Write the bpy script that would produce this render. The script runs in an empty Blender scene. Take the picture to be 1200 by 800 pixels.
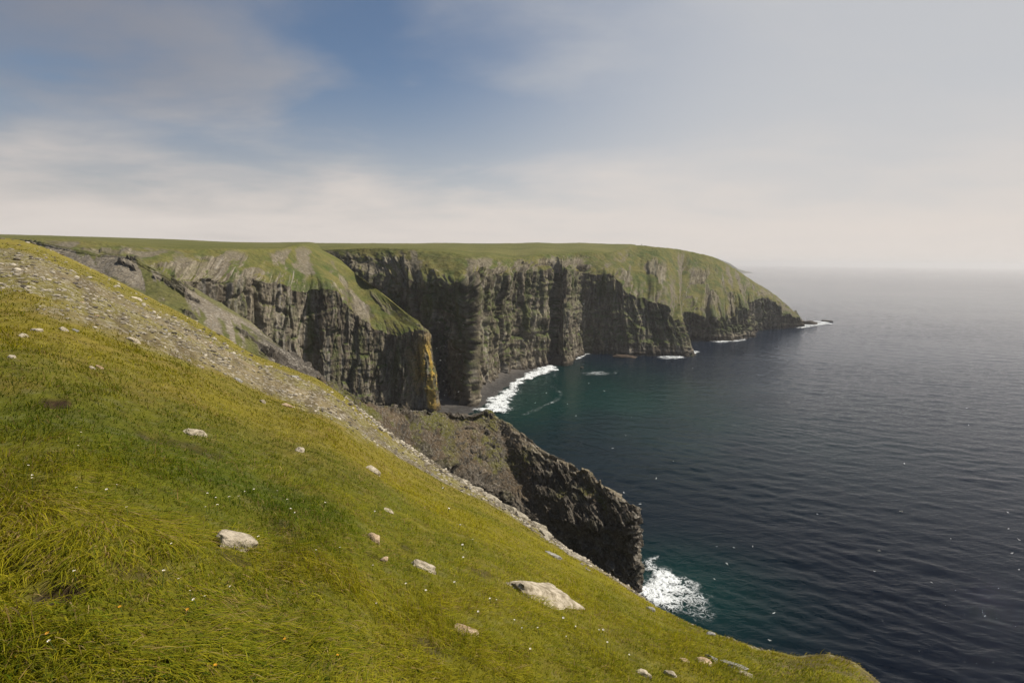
import bpy, bmesh, math, random
import numpy as np
from mathutils import Vector, Matrix

rng = np.random.default_rng(7)
random.seed(7)
scene = bpy.context.scene
COLL = scene.collection

# ------------------------------------------------------------------ camera
CAM_H = 100.0
PITCH = math.radians(8.9)
ROLL = math.radians(0.6)
FPX = 600.0
_f = np.array([0, math.cos(PITCH), -math.sin(PITCH)])
_r0 = np.array([1.0, 0, 0])
_u0 = np.array([0, math.sin(PITCH), math.cos(PITCH)])
_r = math.cos(ROLL) * _r0 + math.sin(ROLL) * _u0
_u = -math.sin(ROLL) * _r0 + math.cos(ROLL) * _u0
EYE = np.array([0, 0, CAM_H])

cam = bpy.data.cameras.new("camera")
cam.lens = 18.0
cam.sensor_width = 36.0
cam.sensor_fit = 'HORIZONTAL'
cam.clip_start = 0.1
cam.clip_end = 100000
cam_o = bpy.data.objects.new("camera", cam)
COLL.objects.link(cam_o)
M = Matrix(((_r[0], _u[0], -_f[0], 0), (_r[1], _u[1], -_f[1], 0), (_r[2], _u[2], -_f[2], CAM_H), (0, 0, 0, 1)))
cam_o.matrix_world = M
scene.camera = cam_o


def ray(px, py):
    return _f + ((px - 600) / FPX) * _r + ((400 - py) / FPX) * _u


def at_y(px, py, Y):            # the place seen in that direction at distance Y out from the viewpoint
    d = ray(px, py)
    return EYE + d * (Y / d[1])


def at_z(px, py, z=0.0):        # the place seen in that direction at height z
    d = ray(px, py)
    return EYE + d * ((z - CAM_H) / d[2])


def at_b(px, Y, z=-1.0):        # bearing + distance + height
    lo, hi = -2000.0, 3000.0
    for _ in range(50):
        m = 0.5 * (lo + hi)
        if at_y(px, m, Y)[2] > z:
            lo = m
        else:
            hi = m
    return at_y(px, 0.5 * (lo + hi), Y)


# ------------------------------------------------------------------ noise
def _hash(ix, iy, iz, seed):
    h = (ix * 374761393 + iy * 668265263 + iz * 2147483647 * 31 + seed * 1274126177) & 0xFFFFFFFF
    h = ((h ^ (h >> 13)) * 1274126177) & 0xFFFFFFFF
    h = ((h ^ (h >> 16)) * 2246822519) & 0xFFFFFFFF
    h = h ^ (h >> 15)
    return (h & 0xFFFFFF).astype(np.float64) / 0xFFFFFF


def noise(x, y, z=None, seed=0):            # value noise, about -1..1
    x = np.asarray(x, float); y = np.asarray(y, float)
    x, y = np.broadcast_arrays(x, y)
    z = np.zeros_like(x) if z is None else np.broadcast_to(np.asarray(z, float), x.shape)
    ix = np.floor(x).astype(np.int64); iy = np.floor(y).astype(np.int64); iz = np.floor(z).astype(np.int64)
    fx = x - ix; fy = y - iy; fz = z - iz
    fx = fx * fx * fx * (fx * (fx * 6 - 15) + 10)
    fy = fy * fy * fy * (fy * (fy * 6 - 15) + 10)
    fz = fz * fz * fz * (fz * (fz * 6 - 15) + 10)
    out = 0
    for dz in (0, 1):
        wz = fz if dz else 1 - fz
        for dy in (0, 1):
            wy = fy if dy else 1 - fy
            for dx in (0, 1):
                wx = fx if dx else 1 - fx
                out = out + _hash(ix + dx, iy + dy, iz + dz, seed) * wx * wy * wz
    return out * 2 - 1


def fbm(x, y, z=None, seed=0, octs=4, gain=0.5):
    a = 1.0; s = 0; t = 0; k = 1.0
    for o in range(octs):
        s = s + a * noise(x * k + o * 17.3, y * k - o * 9.1, None if z is None else z * k + o * 5.7, seed + o * 13)
        t += a; a *= gain; k *= 2.03
    return s / t


def cells(x, y, seed=0):                     # nearest jittered cell: (random value, second random, edge distance)
    x = np.asarray(x, float); y = np.asarray(y, float)
    ix = np.floor(x).astype(np.int64); iy = np.floor(y).astype(np.int64)
    best = np.full(x.shape, 9.0); sec = np.full(x.shape, 9.0)
    val = np.zeros(x.shape); val2 = np.zeros(x.shape)
    zz = np.zeros_like(ix)
    for dx in (-1, 0, 1):
        for dy in (-1, 0, 1):
            cx = ix + dx; cy = iy + dy
            jx = cx + _hash(cx, cy, zz, seed); jy = cy + _hash(cx, cy, zz + 1, seed)
            d = np.maximum(np.abs(jx - x), np.abs(jy - y))
            v = _hash(cx, cy, zz + 2, seed); v2 = _hash(cx, cy, zz + 3, seed)
            m = d < best
            sec = np.where(m, best, np.minimum(sec, d))
            val = np.where(m, v, val); val2 = np.where(m, v2, val2)
            best = np.where(m, d, best)
    return val, val2, sec - best


def sstep(a, b, x):
    t = np.clip((x - a) / (b - a), 0, 1)
    return t * t * (3 - 2 * t)


def mixc(a, b, t):
    a = np.asarray(a, float); b = np.asarray(b, float)
    t = np.asarray(t)[..., None]
    return a * (1 - t) + b * t


# ------------------------------------------------------------------ mesh helpers
def tag(o, label=None, cat=None, group=None, kind=None):
    if label: o['label'] = label
    if cat: o['category'] = cat
    if group: o['group'] = group
    if kind: o['kind'] = kind
    return o


def mesh_from(name, verts, faces, mat=None, col=None, smooth=True):
    """faces: (n,3) or (n,4) int array; col: (nverts,4)"""
    me = bpy.data.meshes.new(name)
    verts = np.ascontiguousarray(verts, dtype=np.float32)
    faces = np.ascontiguousarray(faces, dtype=np.int32)
    n, k = faces.shape
    me.vertices.add(len(verts)); me.vertices.foreach_set('co', verts.ravel())
    me.loops.add(n * k); me.loops.foreach_set('vertex_index', faces.ravel())
    me.polygons.add(n)
    me.polygons.foreach_set('loop_start', np.arange(0, n * k, k, dtype=np.int32))
    try:
        me.polygons.foreach_set('loop_total', np.full(n, k, dtype=np.int32))
    except Exception:
        pass
    me.update(calc_edges=True)
    if smooth:
        me.polygons.foreach_set('use_smooth', np.ones(n, dtype=bool))
    if col is not None:
        a = me.attributes.new('Col', 'FLOAT_COLOR', 'POINT')
        a.data.foreach_set('color', np.ascontiguousarray(col, dtype=np.float32).ravel())
    if mat: me.materials.append(mat)
    me.validate()
    return me


def add_obj(name, me):
    o = bpy.data.objects.new(name, me)
    COLL.objects.link(o)
    return o


def grid_faces(nu, nv, flip=False, closed=False):
    i = np.arange(nu if closed else nu - 1); j = np.arange(nv - 1)
    I, J = np.meshgrid(i, j, indexing='ij')
    I2 = (I + 1) % nu
    a = I * nv + J; b = I2 * nv + J; c = I2 * nv + J + 1; d = I * nv + J + 1
    f = np.stack([a, b, c, d], -1).reshape(-1, 4)
    return f[:, ::-1] if flip else f


def blur(a, n, axis):
    for _ in range(n):
        p = np.take(a, np.r_[0, np.arange(a.shape[axis] - 1)], axis)
        q = np.take(a, np.r_[np.arange(1, a.shape[axis]), a.shape[axis] - 1], axis)
        a = 0.25 * p + 0.5 * a + 0.25 * q
    return a


def grid_normals(P):
    du = np.gradient(P, axis=0); dv = np.gradient(P, axis=1)
    n = np.cross(du, dv)
    l = np.linalg.norm(n, axis=-1, keepdims=True)
    return n / np.maximum(l, 1e-9)


def catmull(P, t):
    """P (S,...) control values, t in 0..S-1"""
    S = len(P)
    i = np.clip(np.floor(t).astype(int), 0, S - 2)
    f = (t - i)
    f = f.reshape(f.shape + (1,) * (P.ndim - 1))
    p0 = P[np.clip(i - 1, 0, S - 1)]; p1 = P[i]; p2 = P[i + 1]; p3 = P[np.clip(i + 2, 0, S - 1)]
    m1 = 0.5 * (p2 - p0) * 0.8; m2 = 0.5 * (p3 - p1) * 0.8
    f2 = f * f; f3 = f2 * f
    return (2 * f3 - 3 * f2 + 1) * p1 + (f3 - 2 * f2 + f) * m1 + (-2 * f3 + 3 * f2) * p2 + (f3 - f2) * m2


def loft(sections, nu, nvs, rails_for_len=(0, 1)):
    S = np.array(sections, float)                   # (S,R,3)
    fine = np.linspace(0, len(S) - 1, 3000)
    C = catmull(S, fine)
    L = 0
    for k in rails_for_len:
        L = L + np.r_[0, np.cumsum(np.linalg.norm(np.diff(C[:, k], axis=0), axis=1))]
    L = L / len(rails_for_len)
    want = np.linspace(0, L[-1], nu)
    t = np.interp(want, L, fine)
    C = catmull(S, t)                               # (nu,R,3)
    rows = []; V = []
    for k, n in enumerate(nvs):
        last = k == len(nvs) - 1
        s = np.linspace(0, 1, n, endpoint=last)
        if last and len(nvs) > 1 and n > 1:
            s = s ** 1.5
        rows.append(C[:, k, None, :] * (1 - s)[None, :, None] + C[:, k + 1, None, :] * s[None, :, None])
        V.append(k + s)
    P = np.concatenate(rows, 1)
    V = np.concatenate(V)
    U = want[:, None] * np.ones(len(V))[None]
    Vg = np.ones(nu)[:, None] * V[None]
    return P, U, Vg, t[:, None] * np.ones(len(V))[None]


# ------------------------------------------------------------------ materials
def new_mat(name):
    m = bpy.data.materials.new(name); m.use_nodes = True
    nt = m.node_tree; nt.nodes.clear()
    return m, nt, nt.nodes, nt.links


def terrain_mat(name, stone_scale, stone_col, n_scale, bump_scale, bump_dist, bump_strength=1.0, rough=0.95):
    m, nt, N, Lk = new_mat(name)
    out = N.new('ShaderNodeOutputMaterial'); b = N.new('ShaderNodeBsdfPrincipled')
    b.inputs['Roughness'].default_value = rough
    b.inputs['Specular IOR Level'].default_value = 0.15
    geo = N.new('ShaderNodeNewGeometry')
    at = N.new('ShaderNodeAttribute'); at.attribute_name = 'Col'
    vo = N.new('ShaderNodeTexVoronoi'); vo.inputs['Scale'].default_value = stone_scale
    Lk.new(geo.outputs['Position'], vo.inputs['Vector'])
    sep = N.new('ShaderNodeSeparateColor'); Lk.new(vo.outputs['Color'], sep.inputs[0])
    mr = N.new('ShaderNodeMapRange'); mr.inputs[1].default_value = 0.72; mr.inputs[2].default_value = 0.92
    Lk.new(sep.outputs[0], mr.inputs[0])
    mu = N.new('ShaderNodeMath'); mu.operation = 'MULTIPLY'
    Lk.new(mr.outputs[0], mu.inputs[0]); Lk.new(at.outputs['Alpha'], mu.inputs[1])
    mx = N.new('ShaderNodeMix'); mx.data_type = 'RGBA'
    Lk.new(mu.outputs[0], mx.inputs[0]); Lk.new(at.outputs['Color'], mx.inputs[6])
    mx.inputs[7].default_value = (*stone_col, 1)
    no = N.new('ShaderNodeTexNoise'); no.inputs['Scale'].default_value = n_scale
    no.inputs['Detail'].default_value = 8; no.inputs['Roughness'].default_value = 0.7
    Lk.new(geo.outputs['Position'], no.inputs['Vector'])
    mr2 = N.new('ShaderNodeMapRange'); mr2.inputs[1].default_value = 0.3; mr2.inputs[2].default_value = 0.7
    mr2.inputs[3].default_value = 0.62; mr2.inputs[4].default_value = 1.4
    Lk.new(no.outputs['Fac'], mr2.inputs[0])
    ml = N.new('ShaderNodeMix'); ml.data_type = 'RGBA'; ml.blend_type = 'MULTIPLY'; ml.inputs[0].default_value = 1
    Lk.new(mx.outputs[2], ml.inputs[6]); Lk.new(mr2.outputs[0], ml.inputs[7])
    Lk.new(ml.outputs[2], b.inputs['Base Color'])
    nb = N.new('ShaderNodeTexNoise'); nb.inputs['Scale'].default_value = bump_scale
    nb.inputs['Detail'].default_value = 9; nb.inputs['Roughness'].default_value = 0.68
    Lk.new(geo.outputs['Position'], nb.inputs['Vector'])
    ad = N.new('ShaderNodeMath'); ad.operation = 'ADD'
    mm = N.new('ShaderNodeMath'); mm.operation = 'MULTIPLY'; mm.inputs[1].default_value = 0.35
    Lk.new(mu.outputs[0], mm.inputs[0])
    Lk.new(nb.outputs['Fac'], ad.inputs[0]); Lk.new(mm.outputs[0], ad.inputs[1])
    bp = N.new('ShaderNodeBump'); bp.inputs['Strength'].default_value = bump_strength
    bp.inputs['Distance'].default_value = bump_dist
    Lk.new(ad.outputs[0], bp.inputs['Height']); Lk.new(bp.outputs[0], b.inputs['Normal'])
    Lk.new(b.outputs[0], out.inputs[0])
    return m


def rock_mat(name, c1, c2, scale=6.0):
    m, nt, N, Lk = new_mat(name)
    out = N.new('ShaderNodeOutputMaterial'); b = N.new('ShaderNodeBsdfPrincipled')
    b.inputs['Roughness'].default_value = 0.9; b.inputs['Specular IOR Level'].default_value = 0.2
    geo = N.new('ShaderNodeNewGeometry')
    no = N.new('ShaderNodeTexNoise'); no.inputs['Scale'].default_value = scale
    no.inputs['Detail'].default_value = 10; no.inputs['Roughness'].default_value = 0.7
    Lk.new(geo.outputs['Position'], no.inputs['Vector'])
    cr = N.new('ShaderNodeValToRGB')
    cr.color_ramp.elements[0].position = 0.36; cr.color_ramp.elements[0].color = (*c1, 1)
    cr.color_ramp.elements[1].position = 0.6; cr.color_ramp.elements[1].color = (*c2, 1)
    Lk.new(no.outputs['Fac'], cr.inputs[0]); Lk.new(cr.outputs[0], b.inputs['Base Color'])
    n2 = N.new('ShaderNodeTexNoise'); n2.inputs['Scale'].default_value = scale * 4
    n2.inputs['Detail'].default_value = 8; n2.inputs['Roughness'].default_value = 0.65
    Lk.new(geo.outputs['Position'], n2.inputs['Vector'])
    bp = N.new('ShaderNodeBump'); bp.inputs['Strength'].default_value = 0.9; bp.inputs['Distance'].default_value = 0.25 / scale
    Lk.new(n2.outputs['Fac'], bp.inputs['Height']); Lk.new(bp.outputs[0], b.inputs['Normal'])
    Lk.new(b.outputs[0], out.inputs[0])
    return m


def plain_mat(name, c, rough=0.8, trans=0.0):
    m, nt, N, Lk = new_mat(name)
    out = N.new('ShaderNodeOutputMaterial'); b = N.new('ShaderNodeBsdfPrincipled')
    no = N.new('ShaderNodeTexNoise'); no.inputs['Scale'].default_value = 40
    mr = N.new('ShaderNodeMapRange'); mr.inputs[3].default_value = 0.8; mr.inputs[4].default_value = 1.15
    Lk.new(no.outputs['Fac'], mr.inputs[0])
    ml = N.new('ShaderNodeMix'); ml.data_type = 'RGBA'; ml.blend_type = 'MULTIPLY'; ml.inputs[0].default_value = 1
    ml.inputs[6].default_value = (*c, 1); Lk.new(mr.outputs[0], ml.inputs[7])
    Lk.new(ml.outputs[2], b.inputs['Base Color'])
    b.inputs['Roughness'].default_value = rough; b.inputs['Specular IOR Level'].default_value = 0.2
    Lk.new(b.outputs[0], out.inputs[0])
    return m


M_FAR = terrain_mat("far_cliff", 0.55, (0.20, 0.175, 0.125), 0.35, 0.5, 1.1)
M_HEAD = terrain_mat("near_cliff", 0.9, (0.22, 0.19, 0.14), 0.6, 0.8, 0.7)
M_SPUR = terrain_mat("spur_rock", 1.8, (0.33, 0.30, 0.25), 1.0, 1.4, 0.55)
M_BANK = terrain_mat("scree_bank", 2.2, (0.36, 0.33, 0.27), 1.2, 1.6, 0.35)
M_SLOPE = terrain_mat("grass_slope", 9.0, (0.44, 0.40, 0.33), 5.0, 9.0, 0.05)
M_BEACH = terrain_mat("beach_shingle", 1.0, (0.10, 0.10, 0.095), 0.5, 1.0, 0.1)

# ------------------------------------------------------------------ colours (linear albedo)
G_GREEN = (0.058, 0.076, 0.016)
G_OLIVE = (0.112, 0.102, 0.030)
G_STRAW = (0.20, 0.155, 0.045)
SCREE = (0.150, 0.126, 0.085)
R_MID = (0.185, 0.155, 0.110)
R_DARK = (0.055, 0.043, 0.030)
R_PALE = (0.33, 0.285, 0.21)
LICHEN = (0.42, 0.27, 0.05)
WET = (0.030, 0.024, 0.018)


def cliff_terrain(name, sections, nu, nvs, mat, seed, amp=1.0, scale=1.0, lichen=None, veg=0.5, label_extra=None, gullies=(), green=1.0, calm_at=None):
    """rails: foot, cliff top, brow, back"""
    P, U, V, T = loft(sections, nu, nvs)
    N = grid_normals(P)
    if np.mean(N[:, :, 2][V > 1.0]) < 0: N = -N
    N = blur(blur(N, 6, 0), 6, 1)
    wc = sstep(1.35, 0.95, V)                       # cliffness
    Nh = N.copy(); Nh[..., 2] *= (1 - 0.85 * wc)
    Nh /= np.maximum(np.linalg.norm(Nh, axis=-1, keepdims=True), 1e-6)
    z = P[..., 2]
    s = scale
    mid = int(np.argmin(np.abs(V[0] - 0.55)))                       # joints are spaced along the finished face, also round corners
    Q = P[:, mid] + Nh[:, mid] * 8.0 * s * amp
    U = np.r_[0, np.cumsum(np.linalg.norm(np.diff(Q[:, :2], axis=0), axis=1))][:, None] * np.ones(P.shape[1])[None]
    wu = U + 2.5 * s * fbm(U / (25 * s), z / (30 * s), None, seed, 3)
    wz = z + 2.0 * s * fbm(U / (14 * s), z / (20 * s), None, seed + 5, 3) + 0.04 * U
    a1, a1b, e1 = cells(wu / (11 * s), wz / (55 * s), seed + 1)
    a2, a2b, e2 = cells(wu / (4.2 * s), wz / (20 * s), seed + 2)
    a3, a3b, e3 = cells(wu / (1.6 * s), wz / (5.5 * s), seed + 3)
    big = fbm(U / (55 * s), z / (160 * s), None, seed + 9, 3)
    strata = noise(wz / (2.3 * s), U / (60 * s), None, seed + 11)
    calm = 1 - 0.8 * np.exp(-((T - (calm_at if calm_at is not None else -99)) / 1.1) ** 2)
    ledges = noise(wz / (9 * s), U / (90 * s), None, seed + 12)
    disp_c = (9.0 * big + 7.5 * (a1 - 0.5) * (0.55 + 0.45 * sstep(0.1, 0.6, np.clip(V, 0, 1))) + 3.4 * (a2 - 0.5) + 1.3 * (a3 - 0.5) + (0.6 * strata + 0.4 * ledges) * calm
              + calm * 2.2 * sstep(0.60, 0.53, np.clip(V, 0, 1) + 0.16 * fbm(U / (22 * s), U * 0, None, seed + 19, 3)) + calm * 1.4 * sstep(0.30, 0.25, np.clip(V, 0, 1) + 0.12 * fbm(U / (16 * s), U * 0, None, seed + 20, 3))
              + 0.8 * fbm(U / (2.5 * s), z / (2.5 * s), None, seed + 21, 3)
              - 1.2 * sstep(0.10, 0.0, e2) - 1.8 * sstep(0.08, 0.0, e1)) * s
    # overhangs near the top edge, talus near the foot
    vs = np.clip(V, 0, 1)
    disp_c += 1.5 * s * sstep(0.15, 0.0, vs)
    Vs = np.clip(V - 1, 0, 1)
    ribs = fbm(U / (16 * s) + 1.2 * fbm(U / (40 * s), V * 2, None, seed + 31, 2), V * 0.8, None, seed + 33, 3)
    disp_s = (3.2 * ribs * (1 - Vs) ** 0.7 + 0.9 * fbm(P[..., 0] / (5 * s), P[..., 1] / (5 * s), P[..., 2] / (5 * s), seed + 41, 4)) * s
    crag = sstep(0.16, 0.34, fbm(U / (14 * s), V * 3.2, None, seed + 97, 4)) * sstep(1.0, 1.1, V) * sstep(1.95, 1.6, V)
    disp_s = disp_s + crag * (3.0 * (a2 - 0.35) + 1.5 * (a3 - 0.5)) * s
    far = np.clip(V - 2, 0, 1)
    disp_s = disp_s * (1 - 0.7 * sstep(0, 0.3, far)) + far * 1.0 * fbm(P[..., 0] / 60, P[..., 1] / 60, None, seed + 43, 3)
    disp = (disp_c * wc + disp_s * (1 - wc)) * amp
    for (tc, tw, depth, v0, v1) in gullies:
        disp -= depth * np.exp(-((T - tc + 0.04 * noise(z / 12, z * 0, None, seed + 3)) / tw) ** 2) * sstep(v0 - 0.05, v0 + 0.1, V) * sstep(v1 + 0.15, v1 - 0.15, V)
    P = P + Nh * disp[..., None]
    P[..., 2] += amp * s * (7.0 * fbm(U / (15 * s), U * 0, None, seed + 91, 4) + 3.0 * (a1 - 0.5)) * np.exp(-((V - 1.0) / 0.3) ** 2)
    N2 = grid_normals(P)
    if np.mean(N2[:, :, 2][V > 1.0]) < 0: N2 = -N2
    nz = N2[..., 2]
    # ---- colour of the surface itself
    x, y, z = P[..., 0], P[..., 1], P[..., 2]
    rock = mixc(R_DARK, R_MID, np.clip(0.25 + 0.75 * a2b + 0.35 * fbm(U / 9, z / 14, None, seed + 51, 3), 0, 1))
    rock = mixc(rock, R_PALE, np.clip(sstep(0.62, 0.95, a3b) * 0.6 + 0.5 * sstep(0.2, 0.6, fbm(U / 20, z / 30, None, seed + 53, 3)), 0, 0.8))
    rock = rock * (0.84 + 0.16 * (strata * calm)[..., None])
    streak = sstep(0.25, 0.6, fbm(U / 2.2, z / 40, None, seed + 55, 3))
    rock = mixc(rock, (0.35, 0.33, 0.29), 0.35 * streak)
    if lichen is not None:
        lt, lw, lz = lichen
        lm = np.exp(-((T - lt) / lw) ** 2) * sstep(lz * 1.15, lz * 0.75, z) * sstep(-0.35, 0.25, fbm(U / 5, z / 16, None, seed + 57, 4))
        rock = mixc(rock, LICHEN, np.clip(lm, 0, 0.9))
    rock = mixc(rock, WET, 0.9 * sstep(5.5, 2.5, z + 1.5 * noise(U / 6, z * 0, None, seed + 58)))
    gn = fbm(x / 14, y / 14, z / 14, seed + 61, 4)
    grass = mixc(G_GREEN, G_OLIVE, np.clip(0.36 + 1.1 * fbm(x / 22, y / 22, z / 22, seed + 63, 4), 0, 1))
    grass = mixc(grass, G_STRAW, np.clip(0.15 + 0.5 * fbm(x / 7, y / 7, z / 7, seed + 65, 3), 0, 0.6))
    plateau = mixc((0.085, 0.090, 0.018), (0.135, 0.125, 0.035), np.clip(0.5 + fbm(x / 40, y / 18, None, seed + 67, 4), 0, 1))
    chute = fbm(U / (13 * s) + 0.6 * gn, Vs * 1.3, None, seed + 71, 4)
    scree = mixc(SCREE, (0.125, 0.108, 0.072), np.clip(0.5 + fbm(x / 6, y / 6, z / 6, seed + 73, 3), 0, 1))
    ms = sstep(-0.08, 0.16, chute - 0.19 + 0.25 * gn) * (1 - green * 0.35)
    slope = mixc(grass, scree, ms)
    slope = mixc(slope, plateau, sstep(0.85, 1.05, V - 1 + 0.1 * gn))
    # steep bits of the slope are bare rock
    steep = np.maximum(sstep(0.62, 0.40, nz + 0.12 * gn), 0.75 * crag)
    slope = mixc(slope, rock, steep * sstep(1.9, 1.6, V))
    ledge = sstep(0.30, 0.55, nz + 0.2 * gn) * sstep(6, 14, z)
    vegm = sstep(0.15, 0.5, gn + 0.55 * (veg - 0.5) + 0.6 * (vs - 0.65)) * 0.8
    face = mixc(rock, mixc(G_GREEN, (0.04, 0.055, 0.012), vegm), np.clip(np.maximum(ledge * 0.85, vegm * veg), 0, 1))
    gs = sstep(0.12, 0.38, fbm(U / 7, z / 80, None, seed + 95, 4)) * sstep(0.15, 0.8, vs) * 0.7
    face = mixc(face, mixc((0.045, 0.062, 0.012), (0.075, 0.085, 0.018), np.clip(0.5 + gn, 0, 1)), gs)
    k = sstep(0.93, 1.07, V + 0.34 * fbm(U / 9, V * 1.5, None, seed + 81, 4) + 0.14 * gn)
    col = mixc(face, slope, k)
    spk = np.clip(0.15 * (1 - k) + k * (0.10 + 0.75 * ms) * sstep(2.0, 1.7, V), 0, 1)
    colr = np.concatenate([np.clip(col, 0.004, 0.9), spk[..., None]], -1).reshape(-1, 4)
    nv = P.shape[1]
    me = mesh_from(name, P.reshape(-1, 3), grid_faces(nu, nv, flip=True), mat, colr, smooth=False)
    o = add_obj(name, me)
    tag(o, kind='structure')
    return o, P


# ------------------------------------------------------------------ the long far headland
def sec(base, ct, brow, back):
    b = at_b(*base) if len(base) == 2 else at_z(base[0], base[1], base[2])
    if len(base) == 3: b = b + np.array([0, 0, -1.0])
    pts = [b, at_y(*ct), at_y(*brow)]
    pts.append(at_y(*back) if len(back) == 3 else pts[2] + np.array(back[1:]))
    return pts


D = [
    sec((385, 452), (388, 322, 458), (380, 293, 474), (330, 284, 850)),
    sec((450, 415), (450, 320, 424), (440, 291, 460), (400, 285, 850)),
    sec((505, 378), (503, 326, 388), (490, 293, 440), (470, 285, 850)),
    sec((530, 364), (534, 327, 374), (528, 296, 430), (520, 285, 850)),
    sec((550, 474, 0), (553, 334, 360), (554, 302, 420), (560, 285, 850)),
    sec((557, 388), (564, 324, 402), (568, 301, 440), (580, 285, 850)),
    sec((595, 440, 0), (600, 319, 458), (600, 303, 482), (605, 285, 860)),
    sec((624, 431, 0), (628, 316, 490), (628, 299, 512), (630, 284, 860)),
    sec((645, 428, 0), (648, 317, 515), (650, 298, 545), (655, 285, 860)),
    sec((666, 427, 0), (664, 320, 514), (662, 298, 550), (685, 285, 870)),
    sec((672, 414, 0), (676, 321, 570), (685, 295, 600), (715, 286, 880)),
    sec((715, 414, 0), (712, 324, 578), (715, 296, 630), (745, 287, 890)),
    sec((745, 416, 0), (738, 344, 572), (745, 287.5, 690), (0, 10, 160, -3)),
    sec((790, 417, 0), (778, 354, 566), (773, 290, 700), (0, 10, 160, -4)),
    sec((806, 415, 0), (796, 375, 572), (795, 292, 740), (0, 10, 150, -10)),
    sec((801, 397, 0), (803, 366, 655), (815, 296, 775), (0, 10, 130, -16)),
    sec((846, 399, 0), (844, 372, 668), (838, 302, 805), (0, 10, 120, -22)),
    sec((881, 395, 0), (876, 364, 690), (860, 314, 830), (0, 15, 120, -30)),
    sec((886, 386, 0), (888, 350, 765), (884, 330, 850), (0, 25, 110, -35)),
    sec((912, 384, 0), (912, 359, 790), (905, 343, 860), (0, 30, 90, -34)),
    sec((938, 382, 0), (935, 374, 812), (922, 357, 862), (0, 25, 70, -30)),
    sec((944, 872), (935, 370, 862), (928, 364, 872), (0, -5, 20, -6)),
    sec((925, 950), (918, 362, 930), (912, 354, 900), (0, -5, 5, -4)),
]
cliff_terrain("far_headland", D, 1300, (150, 80, 60), M_FAR, 11, amp=1.0, scale=1.15, veg=0.72, green=0.2, calm_at=4.1,
              gullies=((8.25, 0.24, 11, 0.0, 1.45), (10.2, 0.3, 7, 0.0, 1.3), (11.45, 0.16, 6, 0.2, 1.2), (12.5, 0.16, 6, 0.2, 1.4), (14.6, 0.2, 12, 0, 1.8), (17.4, 0.2, 8, 0, 1.5)))

# ------------------------------------------------------------------ the nearer headland with the yellow lichened end
C_ = [
    sec((-160, 120), (-140, 300, 128), (-120, 276, 170), (-400, 267, 850)),
    sec((0, 170), (10, 300, 178), (20, 280, 225), (-150, 272, 850)),
    sec((110, 195), (110, 308, 202), (110, 283, 240), (60, 276, 850)),
    sec((180, 215), (180, 313, 222), (191, 291, 262), (160, 279, 850)),
    sec((216, 231), (214, 323, 237), (237, 292, 275), (215, 281, 850)),
    sec((252, 248), (252, 324, 254), (275, 292, 290), (260, 283, 850)),
    sec((295, 268), (295, 328, 275), (305, 292, 310), (300, 284, 850)),
    sec((324, 281), (324, 329, 288), (332, 291, 330), (335, 284, 850)),
    sec((352, 292), (352, 339, 299), (352, 287, 360), (365, 284, 850)),
    sec((395, 307), (395, 347, 313), (380, 299, 385), (385, 292, 600)),
    sec((439, 320), (439, 382, 326), (412, 318, 380), (0, 1, 3, -1)),
    sec((467, 325), (467, 391, 330), (445, 342, 361), (0, 1, 3, -1)),
    sec((488, 477, 3), (486, 389, 332), (472, 364, 344), (0, 1, 3, -1)),
    sec((509, 478, 3), (498, 389, 334), (490, 377, 339), (0, 1, 2, -1)),
    sec((513, 352), (503, 396, 348), (487, 374, 345), (0, 0.5, 1, -0.5)),
    sec((506, 364), (484, 384, 362), (474, 366, 350), (0, 0.5, 1, -0.5)),
    sec((475, 385), (447, 350, 385), (441, 339, 367), (0, 0.5, 1, -0.5)),
    sec((430, 435), (411, 324, 428), (407, 315, 390), (0, 0.5, 1, -0.5)),
    sec((390, 455), (372, 300, 440), (367, 294, 412), (0, 0.5, 1, -0.5)),
]
cliff_terrain("near_headland", C_, 1150, (190, 110, 50), M_HEAD, 23, amp=0.62, scale=0.85, lichen=(12.9, 1.0, 50), veg=0.45, green=0.1,
              gullies=((4.6, 0.25, 3, 0, 1.1), (6.2, 0.2, 4, 0, 1.0), (8.3, 0.3, 5, 0, 1.0), (10.6, 0.2, 4, 0, 1.0), (12.3, 0.12, 3, 0, 0.8)))

# ------------------------------------------------------------------ far faint point of land
pts = []
for (px, pt, Y) in ((780, 299, 6300), (815, 300, 6200), (836, 301.5, 6100), (846, 305, 6000), (856, 309, 5950), (866, 315.5, 5900), (880, 319, 5850), (892, 320.5, 5850)):
    top = at_y(px, pt, Y)
    pts.append([at_b(px, Y - 40), top - np.array([0, 15, 0.2 * max(top[2], 1)]), top, top + np.array([0, 500, -60])])
cliff_terrain("distant_headland", pts, 160, (20, 16, 10), M_FAR, 31, amp=0.25, scale=2.0, veg=0.5)

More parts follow.
